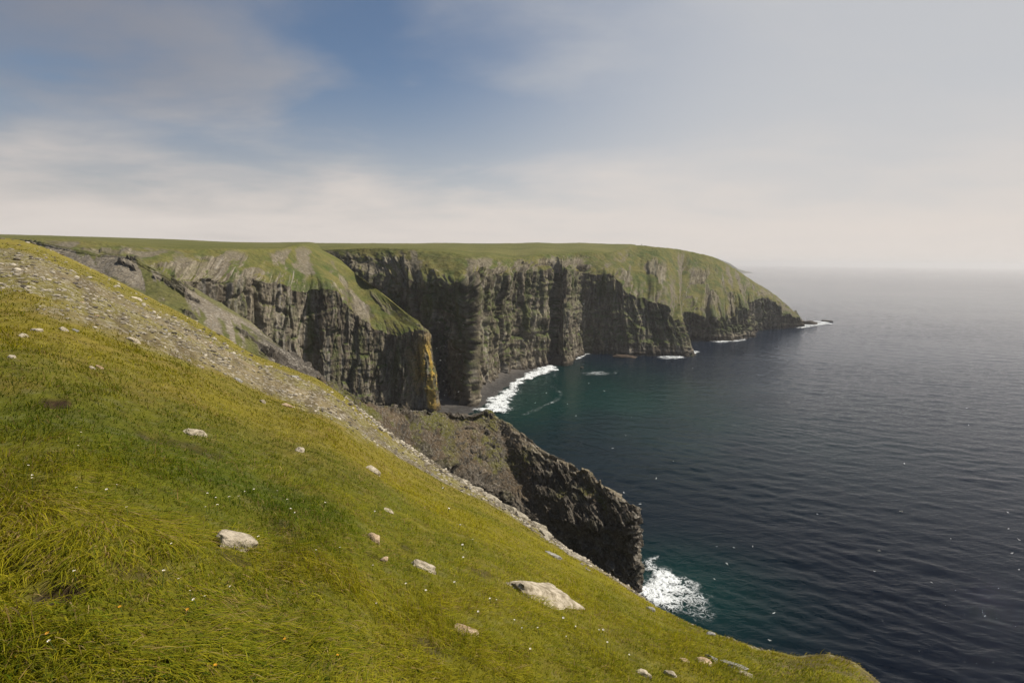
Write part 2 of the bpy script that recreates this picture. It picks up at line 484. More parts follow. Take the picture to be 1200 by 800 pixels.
# ------------------------------------------------------------------ dark rocky spur
ridge = [(372, 440, 120), (388, 449, 130), (432, 469, 145), (472, 477, 158), (512, 481, 170), (556, 480, 182), (572, 479, 186), (588, 491, 186), (628, 517, 180),
         (660, 537, 173), (692, 556, 164), (724, 582, 153), (746, 594, 145), (746, 594, 150)]
mids = [(375, 460, 110), (392, 472, 118), (440, 502, 125), (480, 532, 135), (520, 552, 146), (560, 567, 157), (580, 577, 161), (600, 590, 161), (635, 602, 157),
        (662, 610, 152), (690, 616, 147.5), (722, 613, 144.5), (744, 602, 142.5), (748, 598, 150)]
E_ = []
for i, (a, b) in enumerate(zip(ridge, mids)):
    top = at_y(*a); mid = at_y(*b)
    if i == 12:
        foot = at_z(751, 696, 0) + np.array([0, 0, -2]); back = at_b(748, 158, -2)
    elif i == 13:
        foot = at_b(752, 151, -2); back = at_b(749, 157, -2)
    else:
        foot = at_b(b[0] + 4, b[2] - 5, -2); back = at_b(a[0] + 2, a[2] + 38, -2)
    E_.append([foot, mid, top, back])


def spur():
    nu = 900
    P, U, V, T = loft(E_, nu, (150, 120, 60), (1, 2))
    N = grid_normals(P)
    if np.mean(N[:, :, 2][(V > 1.0) & (V < 2)]) < 0: N = -N
    N = blur(blur(N, 8, 0), 8, 1)
    z = P[..., 2]; sd = 47
    wc = sstep(1.25, 0.95, V)
    endw = sstep(11.2, 12.0, T)                    # bedded rock at the seaward end
    wz = z + 0.35 * P[..., 0] + 1.2 * fbm(U / 9, z / 9, None, sd, 3)
    a2, a2b, e2 = cells(U / 4.0, wz / 2.2, sd + 2)
    a3, a3b, e3 = cells(U / 1.5, wz / 0.9, sd + 3)
    b1, b1b, eb = cells(P[..., 0] / 5.5 + 0.3 * z, P[..., 1] / 5.5, sd + 4)
    blocks = 2.2 * (a2 - 0.5) + 0.9 * (a3 - 0.5) - 0.6 * sstep(0.12, 0, e3)
    lumps = 3.0 * fbm(P[..., 0] / 16, P[..., 1] / 16, z / 16, sd + 6, 4) + 1.5 * (b1 - 0.5) * sstep(-0.1, 0.3, fbm(P[..., 0] / 24, P[..., 1] / 24, None, sd + 8, 2))
    oc = sstep(0.02, 0.22, fbm(P[..., 0] / 13, P[..., 1] / 13, z / 13, sd + 21, 4)) * sstep(2.1, 1.9, V)
    lumps = lumps + oc * (2.6 * (a2 - 0.3) + 1.0 * (a3 - 0.5))
    fine = 0.7 * fbm(P[..., 0] / 2.6, P[..., 1] / 2.6, z / 2.6, sd + 10, 4)
    disp = (blocks * (0.45 + 0.55 * np.maximum(wc, endw)) * sstep(2.6, 2.2, V) + lumps * (1 - 0.75 * endw) + fine)
    disp -= 3.4 * np.exp(-((T - 7.0 - 0.5 * (2 - V)) / 0.35) ** 2) * sstep(0.8, 1.3, V) * sstep(2.05, 1.6, V)
    disp *= 1 - 0.75 * sstep(12.2, 12.9, T)
    P = P + N * disp[..., None]
    N2 = grid_normals(P)
    if np.mean(N2[:, :, 2][(V > 1.0) & (V < 2)]) < 0: N2 = -N2
    nz = N2[..., 2]; x, y, z = P[..., 0], P[..., 1], P[..., 2]
    rock = mixc((0.040, 0.034, 0.026), (0.105, 0.09, 0.07), np.clip(a2b * 0.7 + 0.5 * a3b * 0.6, 0, 1))
    rock = mixc(rock, (0.26, 0.24, 0.20), 0.6 * sstep(0.72, 0.95, a3b) * (0.3 + 0.7 * endw))
    dirt = mixc((0.052, 0.037, 0.022), (0.118, 0.087, 0.052), np.clip(0.5 + 0.9 * fbm(x / 5, y / 5, z / 5, sd + 12, 4), 0, 1))
    gn = fbm(x / 8, y / 8, z / 8, sd + 14, 4)
    gm = sstep(0.02, 0.3, gn) * 0.75
    gm = np.maximum(gm, 0.9 * sstep(0.10, 0.03, np.abs(V - 2.02) - 0.05 * gn) * sstep(-0.25, 0.1, fbm(U / 12, U * 0, None, sd + 15, 3)) * sstep(10.5, 9, T))
    gm = np.maximum(gm, 0.85 * sstep(0.0, 0.25, gn + 0.15) * sstep(1.1, 1.35, V) * sstep(4.8, 4.0, T))
    moss = mixc((0.050, 0.060, 0.012), (0.105, 0.10, 0.02), np.clip(0.5 + gn, 0, 1))
    face = mixc(dirt, moss, gm)
    st = sstep(0.62, 0.42, nz + 0.1 * gn)
    col = mixc(face, rock, np.maximum(np.maximum(st, 0.8 * oc), np.maximum(wc * 0.9, endw * 0.8)))
    tan = sstep(0.16, 0.04, np.abs(V - 1.93)) * sstep(6.2, 7.5, T)
    col = mixc(col, (0.23, 0.19, 0.13), 0.55 * tan)
    col = mixc(col, WET, 0.85 * sstep(5.0, 2.0, z))
    spk = 0.25 + 0.35 * endw + 0.3 * tan
    colr = np.concatenate([np.clip(col, 0.004, 0.9), np.clip(spk, 0, 1)[..., None]], -1).reshape(-1, 4)
    me = mesh_from("rocky_spur", P.reshape(-1, 3), grid_faces(nu, P.shape[1], flip=True), M_SPUR, colr, smooth=False)
    tag(add_obj("rocky_spur", me), kind='structure')
    return P


spur()

# ------------------------------------------------------------------ scree bank between the slope and the headland
T_ = [(-40, 279, 225), (0, 279, 215), (30, 281, 205), (60, 286, 190), (112, 297, 175), (140, 298, 170), (165, 308, 162), (190, 319, 155), (230, 342, 146), (270, 369, 138),
      (303, 396, 130), (325, 412, 124), (350, 440, 118)]
B_ = []
for (px, py, Y) in T_:
    t = at_y(px, py, Y)
    B_.append([at_y(px - 25, py + 85, Y - 55), at_y(px - 8, py + 28, Y - 20), t, t + np.array([6, 9, -7]), t + np.array([14, 26, -60])])


def bank():
    nu = 700
    P, U, V, T = loft(B_, nu, (110, 100, 20, 30), (2,))
    N = grid_normals(P)
    if np.mean(N[:, :, 2][V < 2]) < 0: N = -N
    x, y, z = P[..., 0], P[..., 1], P[..., 2]; sd = 61
    gn = fbm(x / 9, y / 9, z / 9, sd, 4)
    ch = fbm(U / 7 + V * 1.2, V * 0.8, None, sd + 3, 4)
    disp = 0.9 * fbm(x / 11, y / 11, z / 11, sd + 5, 4) + 0.28 * fbm(x / 1.6, y / 1.6, z / 1.6, sd + 7, 3)
    rk, rkb, re = cells(U / 2.2, V * 22, sd + 9)
    outc = sstep(0.16, 0.32, fbm(U / 18, V * 3.0, None, sd + 11, 3) + 0.45 * sstep(9.5, 11.2, T) - 0.30)
    disp += outc * (1.6 * (rk - 0.35)) - 0.2 * sstep(0.05, 0.01, np.abs(V - 1.86 + 0.06 * gn)) * sstep(8.0, 7.0, T)
    disp += 0.8 * sstep(9, 11, T) * (rk - 0.4)
    P = P + N * disp[..., None]
    x, y, z = P[..., 0], P[..., 1], P[..., 2]
    scree = mixc((0.19, 0.16, 0.115), (0.13, 0.112, 0.085), np.clip(0.5 + ch, 0, 1))
    grass = mixc(G_OLIVE, (0.075, 0.085, 0.016), np.clip(0.5 + gn, 0, 1))
    gm = sstep(0.10, 0.30, ch + 0.3 * gn + 0.1)
    gm = np.maximum(gm, 0.85 * sstep(1.90, 1.97, V + 0.03 * gn) * sstep(9.2, 8.4, T))
    gm = np.maximum(gm, 0.9 * np.exp(-((V - 0.95 - 0.12 * gn) / 0.07) ** 2))
    col = mixc(scree, grass, gm * 0.9)
    rock = mixc((0.045, 0.038, 0.03), (0.12, 0.105, 0.085), rkb)
    col = mixc(col, rock, np.clip(outc * 0.8 + 0.8 * sstep(9.2, 10.8, T + 0.4 * gn) * sstep(1.3, 1.8, V) + sstep(2.05, 2.3, V) * sstep(8.5, 10, T), 0, 1))
    turf = sstep(0.045, 0.015, np.abs(V - 1.87 + 0.06 * gn)) * sstep(8.0, 7.0, T) * sstep(-0.1, 0.15, fbm(U / 10, U * 0, None, sd + 17, 2))
    col = mixc(col, (0.075, 0.065, 0.03), turf * 0.8)
    spk = np.clip((1 - gm) * 0.45 * (1 - outc) + 0.05, 0, 1)
    colr = np.concatenate([np.clip(col, 0.004, 0.9), spk[..., None]], -1).reshape(-1, 4)
    me = mesh_from("scree_bank", P.reshape(-1, 3), grid_faces(nu, P.shape[1], flip=True), M_BANK, colr)
    tag(add_obj("scree_bank", me), kind='structure')


bank()

# ------------------------------------------------------------------ the grass slope we stand on
H_EYE = 1.9
SIL = [(-420, 255, 75), (-150, 275, 85), (0, 280, 92), (30, 284, 90), (60, 294, 86), (110, 317, 80), (170, 346, 75), (215, 368, 70), (260, 393, 66), (300, 417, 62),
       (340, 432, 58), (370, 444, 54), (400, 463, 50), (430, 488, 45), (470, 519, 40), (520, 552, 34), (570, 580, 29), (620, 612, 25), (670, 648, 21.5),
       (720, 679, 18.5), (780, 717, 15.5), (840, 745, 13.3), (890, 764, 12), (930, 773, 11.4), (968, 772, 11), (1000, 782, 10.4), (1030, 806, 9.6), (1100, 868, 8.2), (1300, 1020, 6.5)]
sa = []; sE = []; sR = []
for px, py, R in SIL:
    d = ray(px, py); hd = math.hypot(d[0], d[1])
    sa.append(math.atan2(d[0], d[1])); sE.append(d[2] / hd); sR.append(R)
sa = np.array(sa); sE = np.array(sE); sR = np.array(sR)
ext_a = np.radians([-180, -140, -100, -75]); ext_E = [0.22, 0.30, 0.28, 0.18]; ext_R = [60, 60, 65, 70]
ext_a2 = np.radians([75, 95, 130, 180]); ext_E2 = [-0.72, -0.6, -0.15, 0.22]; ext_R2 = [6.5, 8, 25, 60]
KA = np.r_[ext_a, sa, ext_a2]; KE = np.r_[ext_E, sE, ext_E2]; KR = np.r_[ext_R, sR, ext_R2]
_th = np.linspace(-math.pi, math.pi, 7201)
TE = np.interp(_th, KA, KE); TR = np.interp(_th, KA, KR)
TE = blur(TE, 60, 0); TR = blur(TR, 600, 0)
SCR = [(-420, 70), (0, 58), (60, 60), (120, 52), (180, 47), (240, 44), (300, 40), (360, 42), (420, 34), (470, 22), (520, 15), (570, 10), (620, 8), (680, 5), (720, 3), (800, 2), (1300, 2)]
_sa = [math.atan2(*(ray(px, 400)[:2])) for px, _ in SCR]
TS = blur(np.interp(_th, _sa, [1.15 * d / FPX / math.hypot(1, (p - 600) / 600) for p, d in SCR]), 60, 0)


def slope_base(x, y):
    r = np.hypot(x, y); th = np.arctan2(x, y)
    E = np.interp(th, _th, TE); R = np.interp(th, _th, TR)
    q = r / R
    z = CAM_H + r * E - H_EYE * (1 - q) ** 2
    over = np.maximum(r - R, 0)
    z = z - 0.30 * over * (1 - np.exp(-over / 18.0)) * sstep(-1.35, -0.9, th) * sstep(1.9, 1.5, th)
    return z, r, th, E, R


BARE = []   # filled below: (x, y, radius_x, radius_y, depth)


def slope_z(x, y):
    z, r, th, E, R = slope_base(x, y)
    a = np.clip(r / 6.0, 0.15, 1)
    z = z + 0.10 * a * fbm(x / 2.2, y / 2.2, None, 201, 3) + 0.05 * fbm(x / 0.5, y / 0.5, None, 203, 3) * np.clip(r / 2, 0.3, 1)
    z = z + 0.0045 * r * fbm(x / 7, y / 7, None, 205, 3)
    sc = scree_mask(x, y, r, th, E, z)
    z = z + sc * (0.05 * fbm(x / 0.8, y / 0.8, None, 207, 3) + 0.004 * r * fbm(x / 3, y / 3, None, 209, 3))
    for (bx, by, rx, ry, dp) in BARE:
        z = z - dp * np.exp(-(((x - bx) / rx) ** 2 + ((y - by) / ry) ** 2))
    return z


def scree_mask(x, y, r, th, E, z):
    zz, *_ = slope_base(x, y)
    d = E - (zz - CAM_H) / np.maximum(r, 0.01)         # angle below the edge
    s = np.interp(th, _th, TS)
    R = np.interp(th, _th, TR)
    n = fbm(x / 3.0, y / 3.0, None, 211, 4)
    m = sstep(1.12, 0.88, d / np.maximum(s, 1e-4) + 0.28 * n)
    return m * (1 - 0.85 * sstep(0.26, 0.10, d / np.maximum(s, 1e-4) + 0.16 * n) * sstep(0.03, 0.06, s))


def hit(px, py):
    d = ray(px, py); hd = math.hypot(d[0], d[1])
    rr = np.geomspace(0.8, 130, 3000)
    X = d[0] / hd * rr; Y = d[1] / hd * rr; Z = CAM_H + d[2] / hd * rr
    below = Z <= slope_z(X, Y)
    k = int(np.argmax(below)) if below.any() else len(rr) - 1
    return np.array([X[k], Y[k], float(slope_z(X[k:k + 1], Y[k:k + 1])[0])])


def px_size(p):      # metres per pixel of the photo at that place
    return float(np.dot(p - EYE, _f)) / FPX


bare_list = [(62, 468, 13, 0.08), (50, 510, 9, 0.06), (438, 648, 11, 0.10), (175, 512, 14, 0.02), (228, 524, 26, 0.02), (478, 642, 12, 0.02),
             (560, 668, 18, 0.02), (330, 620, 20, 0.01), (60, 690, 26, 0.05), (20, 660, 24, 0.04), (500, 755, 18, 0.02), (280, 655, 16, 0.02), (820, 740, 12, 0.02), (150, 665, 22, 0.02), (640, 645, 10, 0.02)]
_b = []
for px, py, rad, dp in bare_list:
    p = hit(px, py); s = px_size(p)
    _b.append((p[0], p[1], rad * s * 1.2, rad * s * 1.2, dp * 1.5))
BARE = _b


def bare_mask(x, y):
    m = np.zeros_like(x)
    n = fbm(x / 0.25, y / 0.25, None, 221, 3)
    for (bx, by, rx, ry, dp) in BARE:
        m = np.maximum(m, (0.35 + 8 * dp) * sstep(1.15, 0.5, np.sqrt(((x - bx) / rx) ** 2 + ((y - by) / ry) ** 2) + 0.5 * n))
    return np.clip(m, 0, 1)


def slope_mesh():
    nth, nr = 1500, 520
    # denser inside the field of view
    th = np.r_[np.radians(np.linspace(-180, -60, 120, endpoint=False)), np.radians(np.linspace(-60, 60, nth - 240, endpoint=False)), np.radians(np.linspace(60, 180, 120, endpoint=False))]
    r = np.geomspace(0.35, 165, nr)
    TH, RR = np.meshgrid(th, r, indexing='ij')
    x = RR * np.sin(TH); y = RR * np.cos(TH)
    z = slope_z(x, y)
    zb, _, _, E, R = slope_base(x, y)
    sc = scree_mask(x, y, RR, TH, E, z)
    z = np.maximum(z, -3)
    n1 = fbm(x / 2.6, y / 2.6, None, 231, 4); n2 = fbm(x / 0.7, y / 0.7, None, 233, 3); n3 = fbm(x / 9, y / 9, None, 235, 3)
    g = mixc((0.085, 0.105, 0.006), (0.190, 0.165, 0.010), np.clip(0.5 + 0.9 * n1 + 0.4 * n3, 0, 1))
    d = E - (zb - CAM_H) / np.maximum(RR, 0.01); s = np.interp(TH, _th, TS)
    near_edge = sstep(3.2, 1.0, d / np.maximum(s, 1e-4) + 0.8 * n1)
    g = mixc(g, (0.20, 0.15, 0.03), np.clip(0.55 * near_edge + 0.35 * sstep(0.1, 0.5, n2), 0, 0.8))
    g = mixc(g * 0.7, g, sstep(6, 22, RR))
    scree = mixc((0.185, 0.145, 0.075), (0.12, 0.10, 0.055), np.clip(0.5 + n1, 0, 1))
    scree = mixc(scree, (0.145, 0.125, 0.03), np.clip(0.8 * sstep(-0.2, 0.25, fbm(x / 4.5, y / 4.5, None, 237, 4)), 0, 1))
    worn = fbm(TH * 55 + 0.5 * n2, np.log(RR) * 2.2, None, 241, 4)
    scree = mixc(scree, (0.085, 0.065, 0.035), 0.75 * sstep(0.12, 0.4, worn))
    fringe = sstep(0.30, 0.05, np.abs(d) / np.maximum(s, 1e-4) + 0.12 * n1) * sstep(0.03, 0.06, s)
    scree = mixc(scree, (0.15, 0.125, 0.025), 0.75 * fringe)
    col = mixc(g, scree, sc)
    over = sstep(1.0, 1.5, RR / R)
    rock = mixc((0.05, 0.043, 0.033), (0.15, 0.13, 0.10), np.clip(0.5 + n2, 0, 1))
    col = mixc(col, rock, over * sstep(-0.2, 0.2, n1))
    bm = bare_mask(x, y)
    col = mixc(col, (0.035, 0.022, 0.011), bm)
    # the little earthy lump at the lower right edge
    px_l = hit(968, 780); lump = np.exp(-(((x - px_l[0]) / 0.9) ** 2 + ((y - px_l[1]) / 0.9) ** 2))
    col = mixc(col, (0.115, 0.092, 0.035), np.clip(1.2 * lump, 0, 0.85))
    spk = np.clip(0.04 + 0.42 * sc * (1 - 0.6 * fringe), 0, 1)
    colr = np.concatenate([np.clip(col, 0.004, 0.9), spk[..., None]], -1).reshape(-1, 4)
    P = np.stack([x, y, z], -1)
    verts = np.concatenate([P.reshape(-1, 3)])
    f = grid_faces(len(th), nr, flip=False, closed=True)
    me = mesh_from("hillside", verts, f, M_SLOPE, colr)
    o = add_obj("hillside", me); tag(o, kind='structure')
    # close the small hole at the foot of the viewpoint
    return o


slope_mesh()
bm = bmesh.new()
ths = np.radians(np.linspace(-180, 180, 48, endpoint=False))
xs = 0.36 * np.sin(ths); ys = 0.36 * np.cos(ths); zs = slope_z(xs, ys)
c = bm.verts.new((0, 0, float(slope_z(np.zeros(1), np.zeros(1))[0]) + 0.0))
vs = [bm.verts.new((xs[i], ys[i], zs[i])) for i in range(48)]
for i in range(48):
    bm.faces.new((c, vs[(i + 1) % 48], vs[i]))
me = bpy.data.meshes.new("ground"); bm.to_mesh(me); bm.free()
me.materials.append(plain_mat("turf", (0.08, 0.085, 0.012)))
tag(add_obj("ground", me), kind='structure')


# ------------------------------------------------------------------ grass
def grass_mat():
    m, nt, N, Lk = new_mat("grass_blades")
    out = N.new('ShaderNodeOutputMaterial')
    at = N.new('ShaderNodeAttribute'); at.attribute_name = 'Col'
    d = N.new('ShaderNodeBsdfPrincipled'); d.inputs['Roughness'].default_value = 0.6; d.inputs['Specular IOR Level'].default_value = 0.12
    t = N.new('ShaderNodeBsdfTranslucent')
    mx = N.new('ShaderNodeMixShader'); mx.inputs[0].default_value = 0.40
    Lk.new(at.outputs['Color'], d.inputs['Base Color']); Lk.new(at.outputs['Color'], t.inputs['Color'])
    Lk.new(d.outputs[0], mx.inputs[1]); Lk.new(t.outputs[0], mx.inputs[2]); Lk.new(mx.outputs[0], out.inputs[0])
    return m


def grass():
    n = 560000
    th = np.radians(rng.uniform(-56, 56, n))
    r = np.exp(rng.uniform(math.log(1.15), math.log(55), n))
    x = r * np.sin(th); y = r * np.cos(th)
    z = slope_z(x, y)
    zb, _, _, E, R = slope_base(x, y)
    sc = scree_mask(x, y, r, th, E, z)
    bmk = bare_mask(x, y)
    tuft = fbm(x / 0.35, y / 0.35, None, 301, 3)
    keep = (rng.random(n) > sc * 0.93 + 0.0) & (rng.random(n) > bmk * 0.8) & (r < R * 1.15) & (rng.random(n) < 0.72 + 0.5 * tuft)
    x, y, z, r, th, tuft, E, R, sc = [a[keep] for a in (x, y, z, r, th, tuft, E, R, sc)]
    n = len(x)
    n1 = fbm(x / 2.6, y / 2.6, None, 231, 4); n3 = fbm(x / 9, y / 9, None, 235, 3); n4 = fbm(x / 0.9, y / 0.9, None, 305, 3)
    # long lying grass low on the left
    pl = hit(110, 630); lg = np.exp(-(((x - pl[0]) / 1.1) ** 2 + ((y - pl[1]) / 0.75) ** 2))
    pr = hit(655, 712); lg2 = np.exp(-(((x - pr[0]) / 0.5) ** 2 + ((y - pr[1]) / 0.4) ** 2))
    ln = (0.055 + 0.07 * rng.random(n) ** 1.5) * (1 + 0.6 * np.clip(n4, -0.6, 1)) * (1 + 0.9 * np.clip(tuft, -0.5, 1)) * np.clip(1.0 - 0.028 * (r - 4), 0.62, 1.0)
    ln *= 1 + 0.7 * lg * rng.random(n) + 1.0 * lg2
    ln *= 1 - 0.35 * sstep(1.9, 1.2, r)
    w = np.maximum(0.0016 + 0.0022 * rng.random(n) ** 2, 0.00042 * r * (0.7 + 0.8 * rng.random(n)))
    broad = rng.random(n) < 0.10 * sstep(3.2, 2.4, r)
    w = np.where(broad, w * 2.6, w); ln = np.where(broad, ln * 0.6, ln)
    ang = 2.0 + 1.6 * fbm(x / 1.3, y / 1.3, None, 311, 3) + rng.normal(0, 0.75, n) * (1 - 0.6 * np.clip(lg, 0, 1))
    lx, ly = np.sin(ang), np.cos(ang)
    bend = np.clip(rng.normal(0.75, 0.3, n) + 0.55 * lg, 0.1, 1.6)
    # side direction
    sdx, sdy = ly, -lx
    s_ang = rng.uniform(-0.9, 0.9, n)
    sx = sdx * np.cos(s_ang) + lx * np.sin(s_ang); sy = sdy * np.cos(s_ang) + ly * np.sin(s_ang)
    t = np.array([0, 0.4, 0.75, 1.0])
    V = np.zeros((n, 7, 3), np.float32)
    for k, tk in enumerate(t):
        h = ln * (np.sin(np.clip(1.35 - 0.0 * bend, 0, 2)) * tk - 0.55 * bend * tk * tk)
        f = ln * (0.15 * tk + 0.75 * bend * tk ** 1.6)
        wk = w * (1.0, 0.95, 0.6, 0.0)[k]
        cx = x + lx * f; cy = y + ly * f
        # follow the local slope so lying blades stay above the turf
        cz = z + np.maximum(h, 0.004 + 0.02 * tk) + 0.0
        if k < 3:
            V[:, 2 * k] = np.stack([cx - sx * wk, cy - sy * wk, cz], -1)
            V[:, 2 * k + 1] = np.stack([cx + sx * wk, cy + sy * wk, cz], -1)
        else:
            V[:, 6] = np.stack([cx, cy, cz], -1)
    # lying parts: add the fall of the ground under the tip
    zt = slope_base(x + lx * ln * 0.8, y + ly * ln * 0.8)[0] - slope_base(x, y)[0]
    for k, tk in enumerate(t):
        if k < 3: V[:, 2 * k:2 * k + 2, 2] += (zt * tk * 0.9)[:, None]
        else: V[:, 6, 2] += zt * 0.9
    V[:, 0:2, 2] -= 0.01
    c = mixc((0.094, 0.138, 0.006), (0.360, 0.315, 0.016), np.clip(0.42 + 0.9 * n1 + 0.35 * n3 + rng.normal(0, 0.30, n) + 0.35 * n4, 0, 1))
    d = E - (slope_base(x, y)[0] - CAM_H) / r; s = np.interp(th, _th, TS)
    ne = sstep(3.2, 1.0, d / np.maximum(s, 1e-4) + 0.8 * n1)
    c = mixc(c, (0.25, 0.175, 0.03), np.clip(0.38 * ne * rng.random(n) + 0.25 * sc, 0, 0.8))
    straw = rng.random(n) < (0.07 + 0.16 * np.clip(fbm(x / 0.8, y / 0.8, None, 321, 3) + 0.05, 0, 1) + 0.06 * lg)
    c = np.where(straw[:, None], mixc((0.42, 0.32, 0.13), (0.26, 0.16, 0.045), rng.random(n)), c)
    c = np.where(broad[:, None], mixc((0.05, 0.085, 0.012), (0.09, 0.11, 0.012), rng.random(n)), c)
    c = c * (0.78 + 0.44 * rng.random(n))[:, None]
    col = np.repeat(np.concatenate([c, np.ones((n, 1))], 1)[:, None, :], 7, 1).astype(np.float32)
    base = (np.arange(n) * 7)[:, None]
    tri = np.array([[0, 1, 3], [0, 3, 2], [2, 3, 5], [2, 5, 4], [4, 5, 6]])
    F = (base[:, :, None] + tri[None].reshape(1, -1, 3).reshape(1, 5, 3).reshape(1, 15)[:, None, :].reshape(1, 1, 15)).reshape(-1, 3)
    me = mesh_from("grass", V.reshape(-1, 3), F, grass_mat(), col.reshape(-1, 4))
    o = add_obj("grass", me)
    tag(o, "yellow green wind combed grass covering the foreground slope", "grass", kind='stuff')


grass()


# ------------------------------------------------------------------ rocks
def rock_mesh(seed, sub=4, planes=14, flat=0.0, rough=0.06, mat=None):
    rg = np.random.default_rng(seed)
    bm = bmesh.new(); bmesh.ops.create_icosphere(bm, subdivisions=sub, radius=1)
    bm.verts.ensure_lookup_table()
    d = np.array([v.co[:] for v in bm.verts])
    n = rg.normal(size=(planes, 3)); n /= np.linalg.norm(n, axis=1, keepdims=True)
    n = np.concatenate([n, [[0, 0, 1], [0, 0, -1], [1, 0, 0.1], [-1, 0, 0.1], [0, 1, 0.1], [0, -1, 0.1]]])
    off = rg.uniform(0.72, 1.0, len(n))
    dot = d @ n.T
    rad = np.where(dot > 0.05, off[None] / np.maximum(dot, 0.05), 9).min(1)
    rad = np.minimum(rad, 1.25)
    p = d * rad[:, None]
    p += d * (rough * fbm(p[:, 0] * 2.2, p[:, 1] * 2.2, p[:, 2] * 2.2, seed, 4) * 1.6)[:, None]
    lay = noise(p[:, 2] * 5 + 0.5 * p[:, 0], p[:, 0] * 0.6, p[:, 1] * 0.6, seed + 4)
    p[:, :2] *= (1 + 0.5 * rough * lay)[:, None]
    for v, q in zip(bm.verts, p): v.co = q
    me = bpy.data.meshes.new("rock"); bm.to_mesh(me); bm.free()
    me.polygons.foreach_set('use_smooth', np.zeros(len(me.polygons), dtype=bool) if sub < 4 else np.ones(len(me.polygons), dtype=bool))
    if mat: me.materials.append(mat)
    return me


RM_PALE = rock_mat("pale_stone", (0.17, 0.138, 0.085), (0.52, 0.45, 0.34), 6)
RM_TAN = rock_mat("tan_stone", (0.22, 0.145, 0.075), (0.50, 0.38, 0.25), 9)
RM_GREY = rock_mat("grey_stone", (0.13, 0.125, 0.115), (0.36, 0.34, 0.30), 6)
RM_DARK = rock_mat("dark_shore_rock", (0.022, 0.018, 0.014), (0.07, 0.055, 0.04), 1.5)
RM_EDGE = rock_mat("edge_slab", (0.13, 0.11, 0.075), (0.42, 0.375, 0.29), 4)


def slope_normal(x, y):
    e = 0.15
    zx = (slope_base(np.array([x + e]), np.array([y]))[0] - slope_base(np.array([x - e]), np.array([y]))[0])[0] / (2 * e)
    zy = (slope_base(np.array([x]), np.array([y + e]))[0] - slope_base(np.array([x]), np.array([y - e]))[0])[0] / (2 * e)
    v = Vector((-zx, -zy, 1)); v.normalize()
    return v


def place_rock(name, label, pa, pb, hpx, ratio, mat, seed, cat="rock", group=None, sink=0.55, sub=4, rough=0.06, up=0.5):
    a = hit(*pa); b = hit(*pb)
    ctr = 0.5 * (a + b); s = px_size(ctr)
    ax = Vector(b - a); lenx = max(ax.length, 1e-3); ax.normalize()
    wpx = math.hypot(pb[0] - pa[0], pb[1] - pa[1])
    lenx = min(lenx, wpx * s * 1.7)
    nrm = (slope_normal(ctr[0], ctr[1]) * (1 - up) + Vector((0, 0, 1)) * up).normalized()
    yv = nrm.cross(ax).normalized(); zv = ax.cross(yv).normalized()
    hz = hpx * s * 0.5; lenx *= 0.95
    me = rock_mesh(seed, 5 if mat is RM_EDGE else sub, 5 if mat is RM_EDGE else 11, 0, 0.035 if mat is RM_EDGE else rough, mat)
    o = add_obj(name, me)
    if mat is RM_EDGE: hz *= 0.85; ratio *= 1.2
    ctr = np.array([ctr[0], ctr[1], float(slope_z(ctr[0:1], ctr[1:2])[0])])
    loc = Vector(ctr) + zv * hz * (1 - 2 * sink)
    R = Matrix((ax, yv, zv)).transposed().to_4x4()
    o.matrix_world = Matrix.Translation(loc) @ R @ Matrix.Diagonal((lenx * 0.5, lenx * 0.5 * ratio, hz * 1.15, 1))
    tag(o, label, cat, group)
    return o


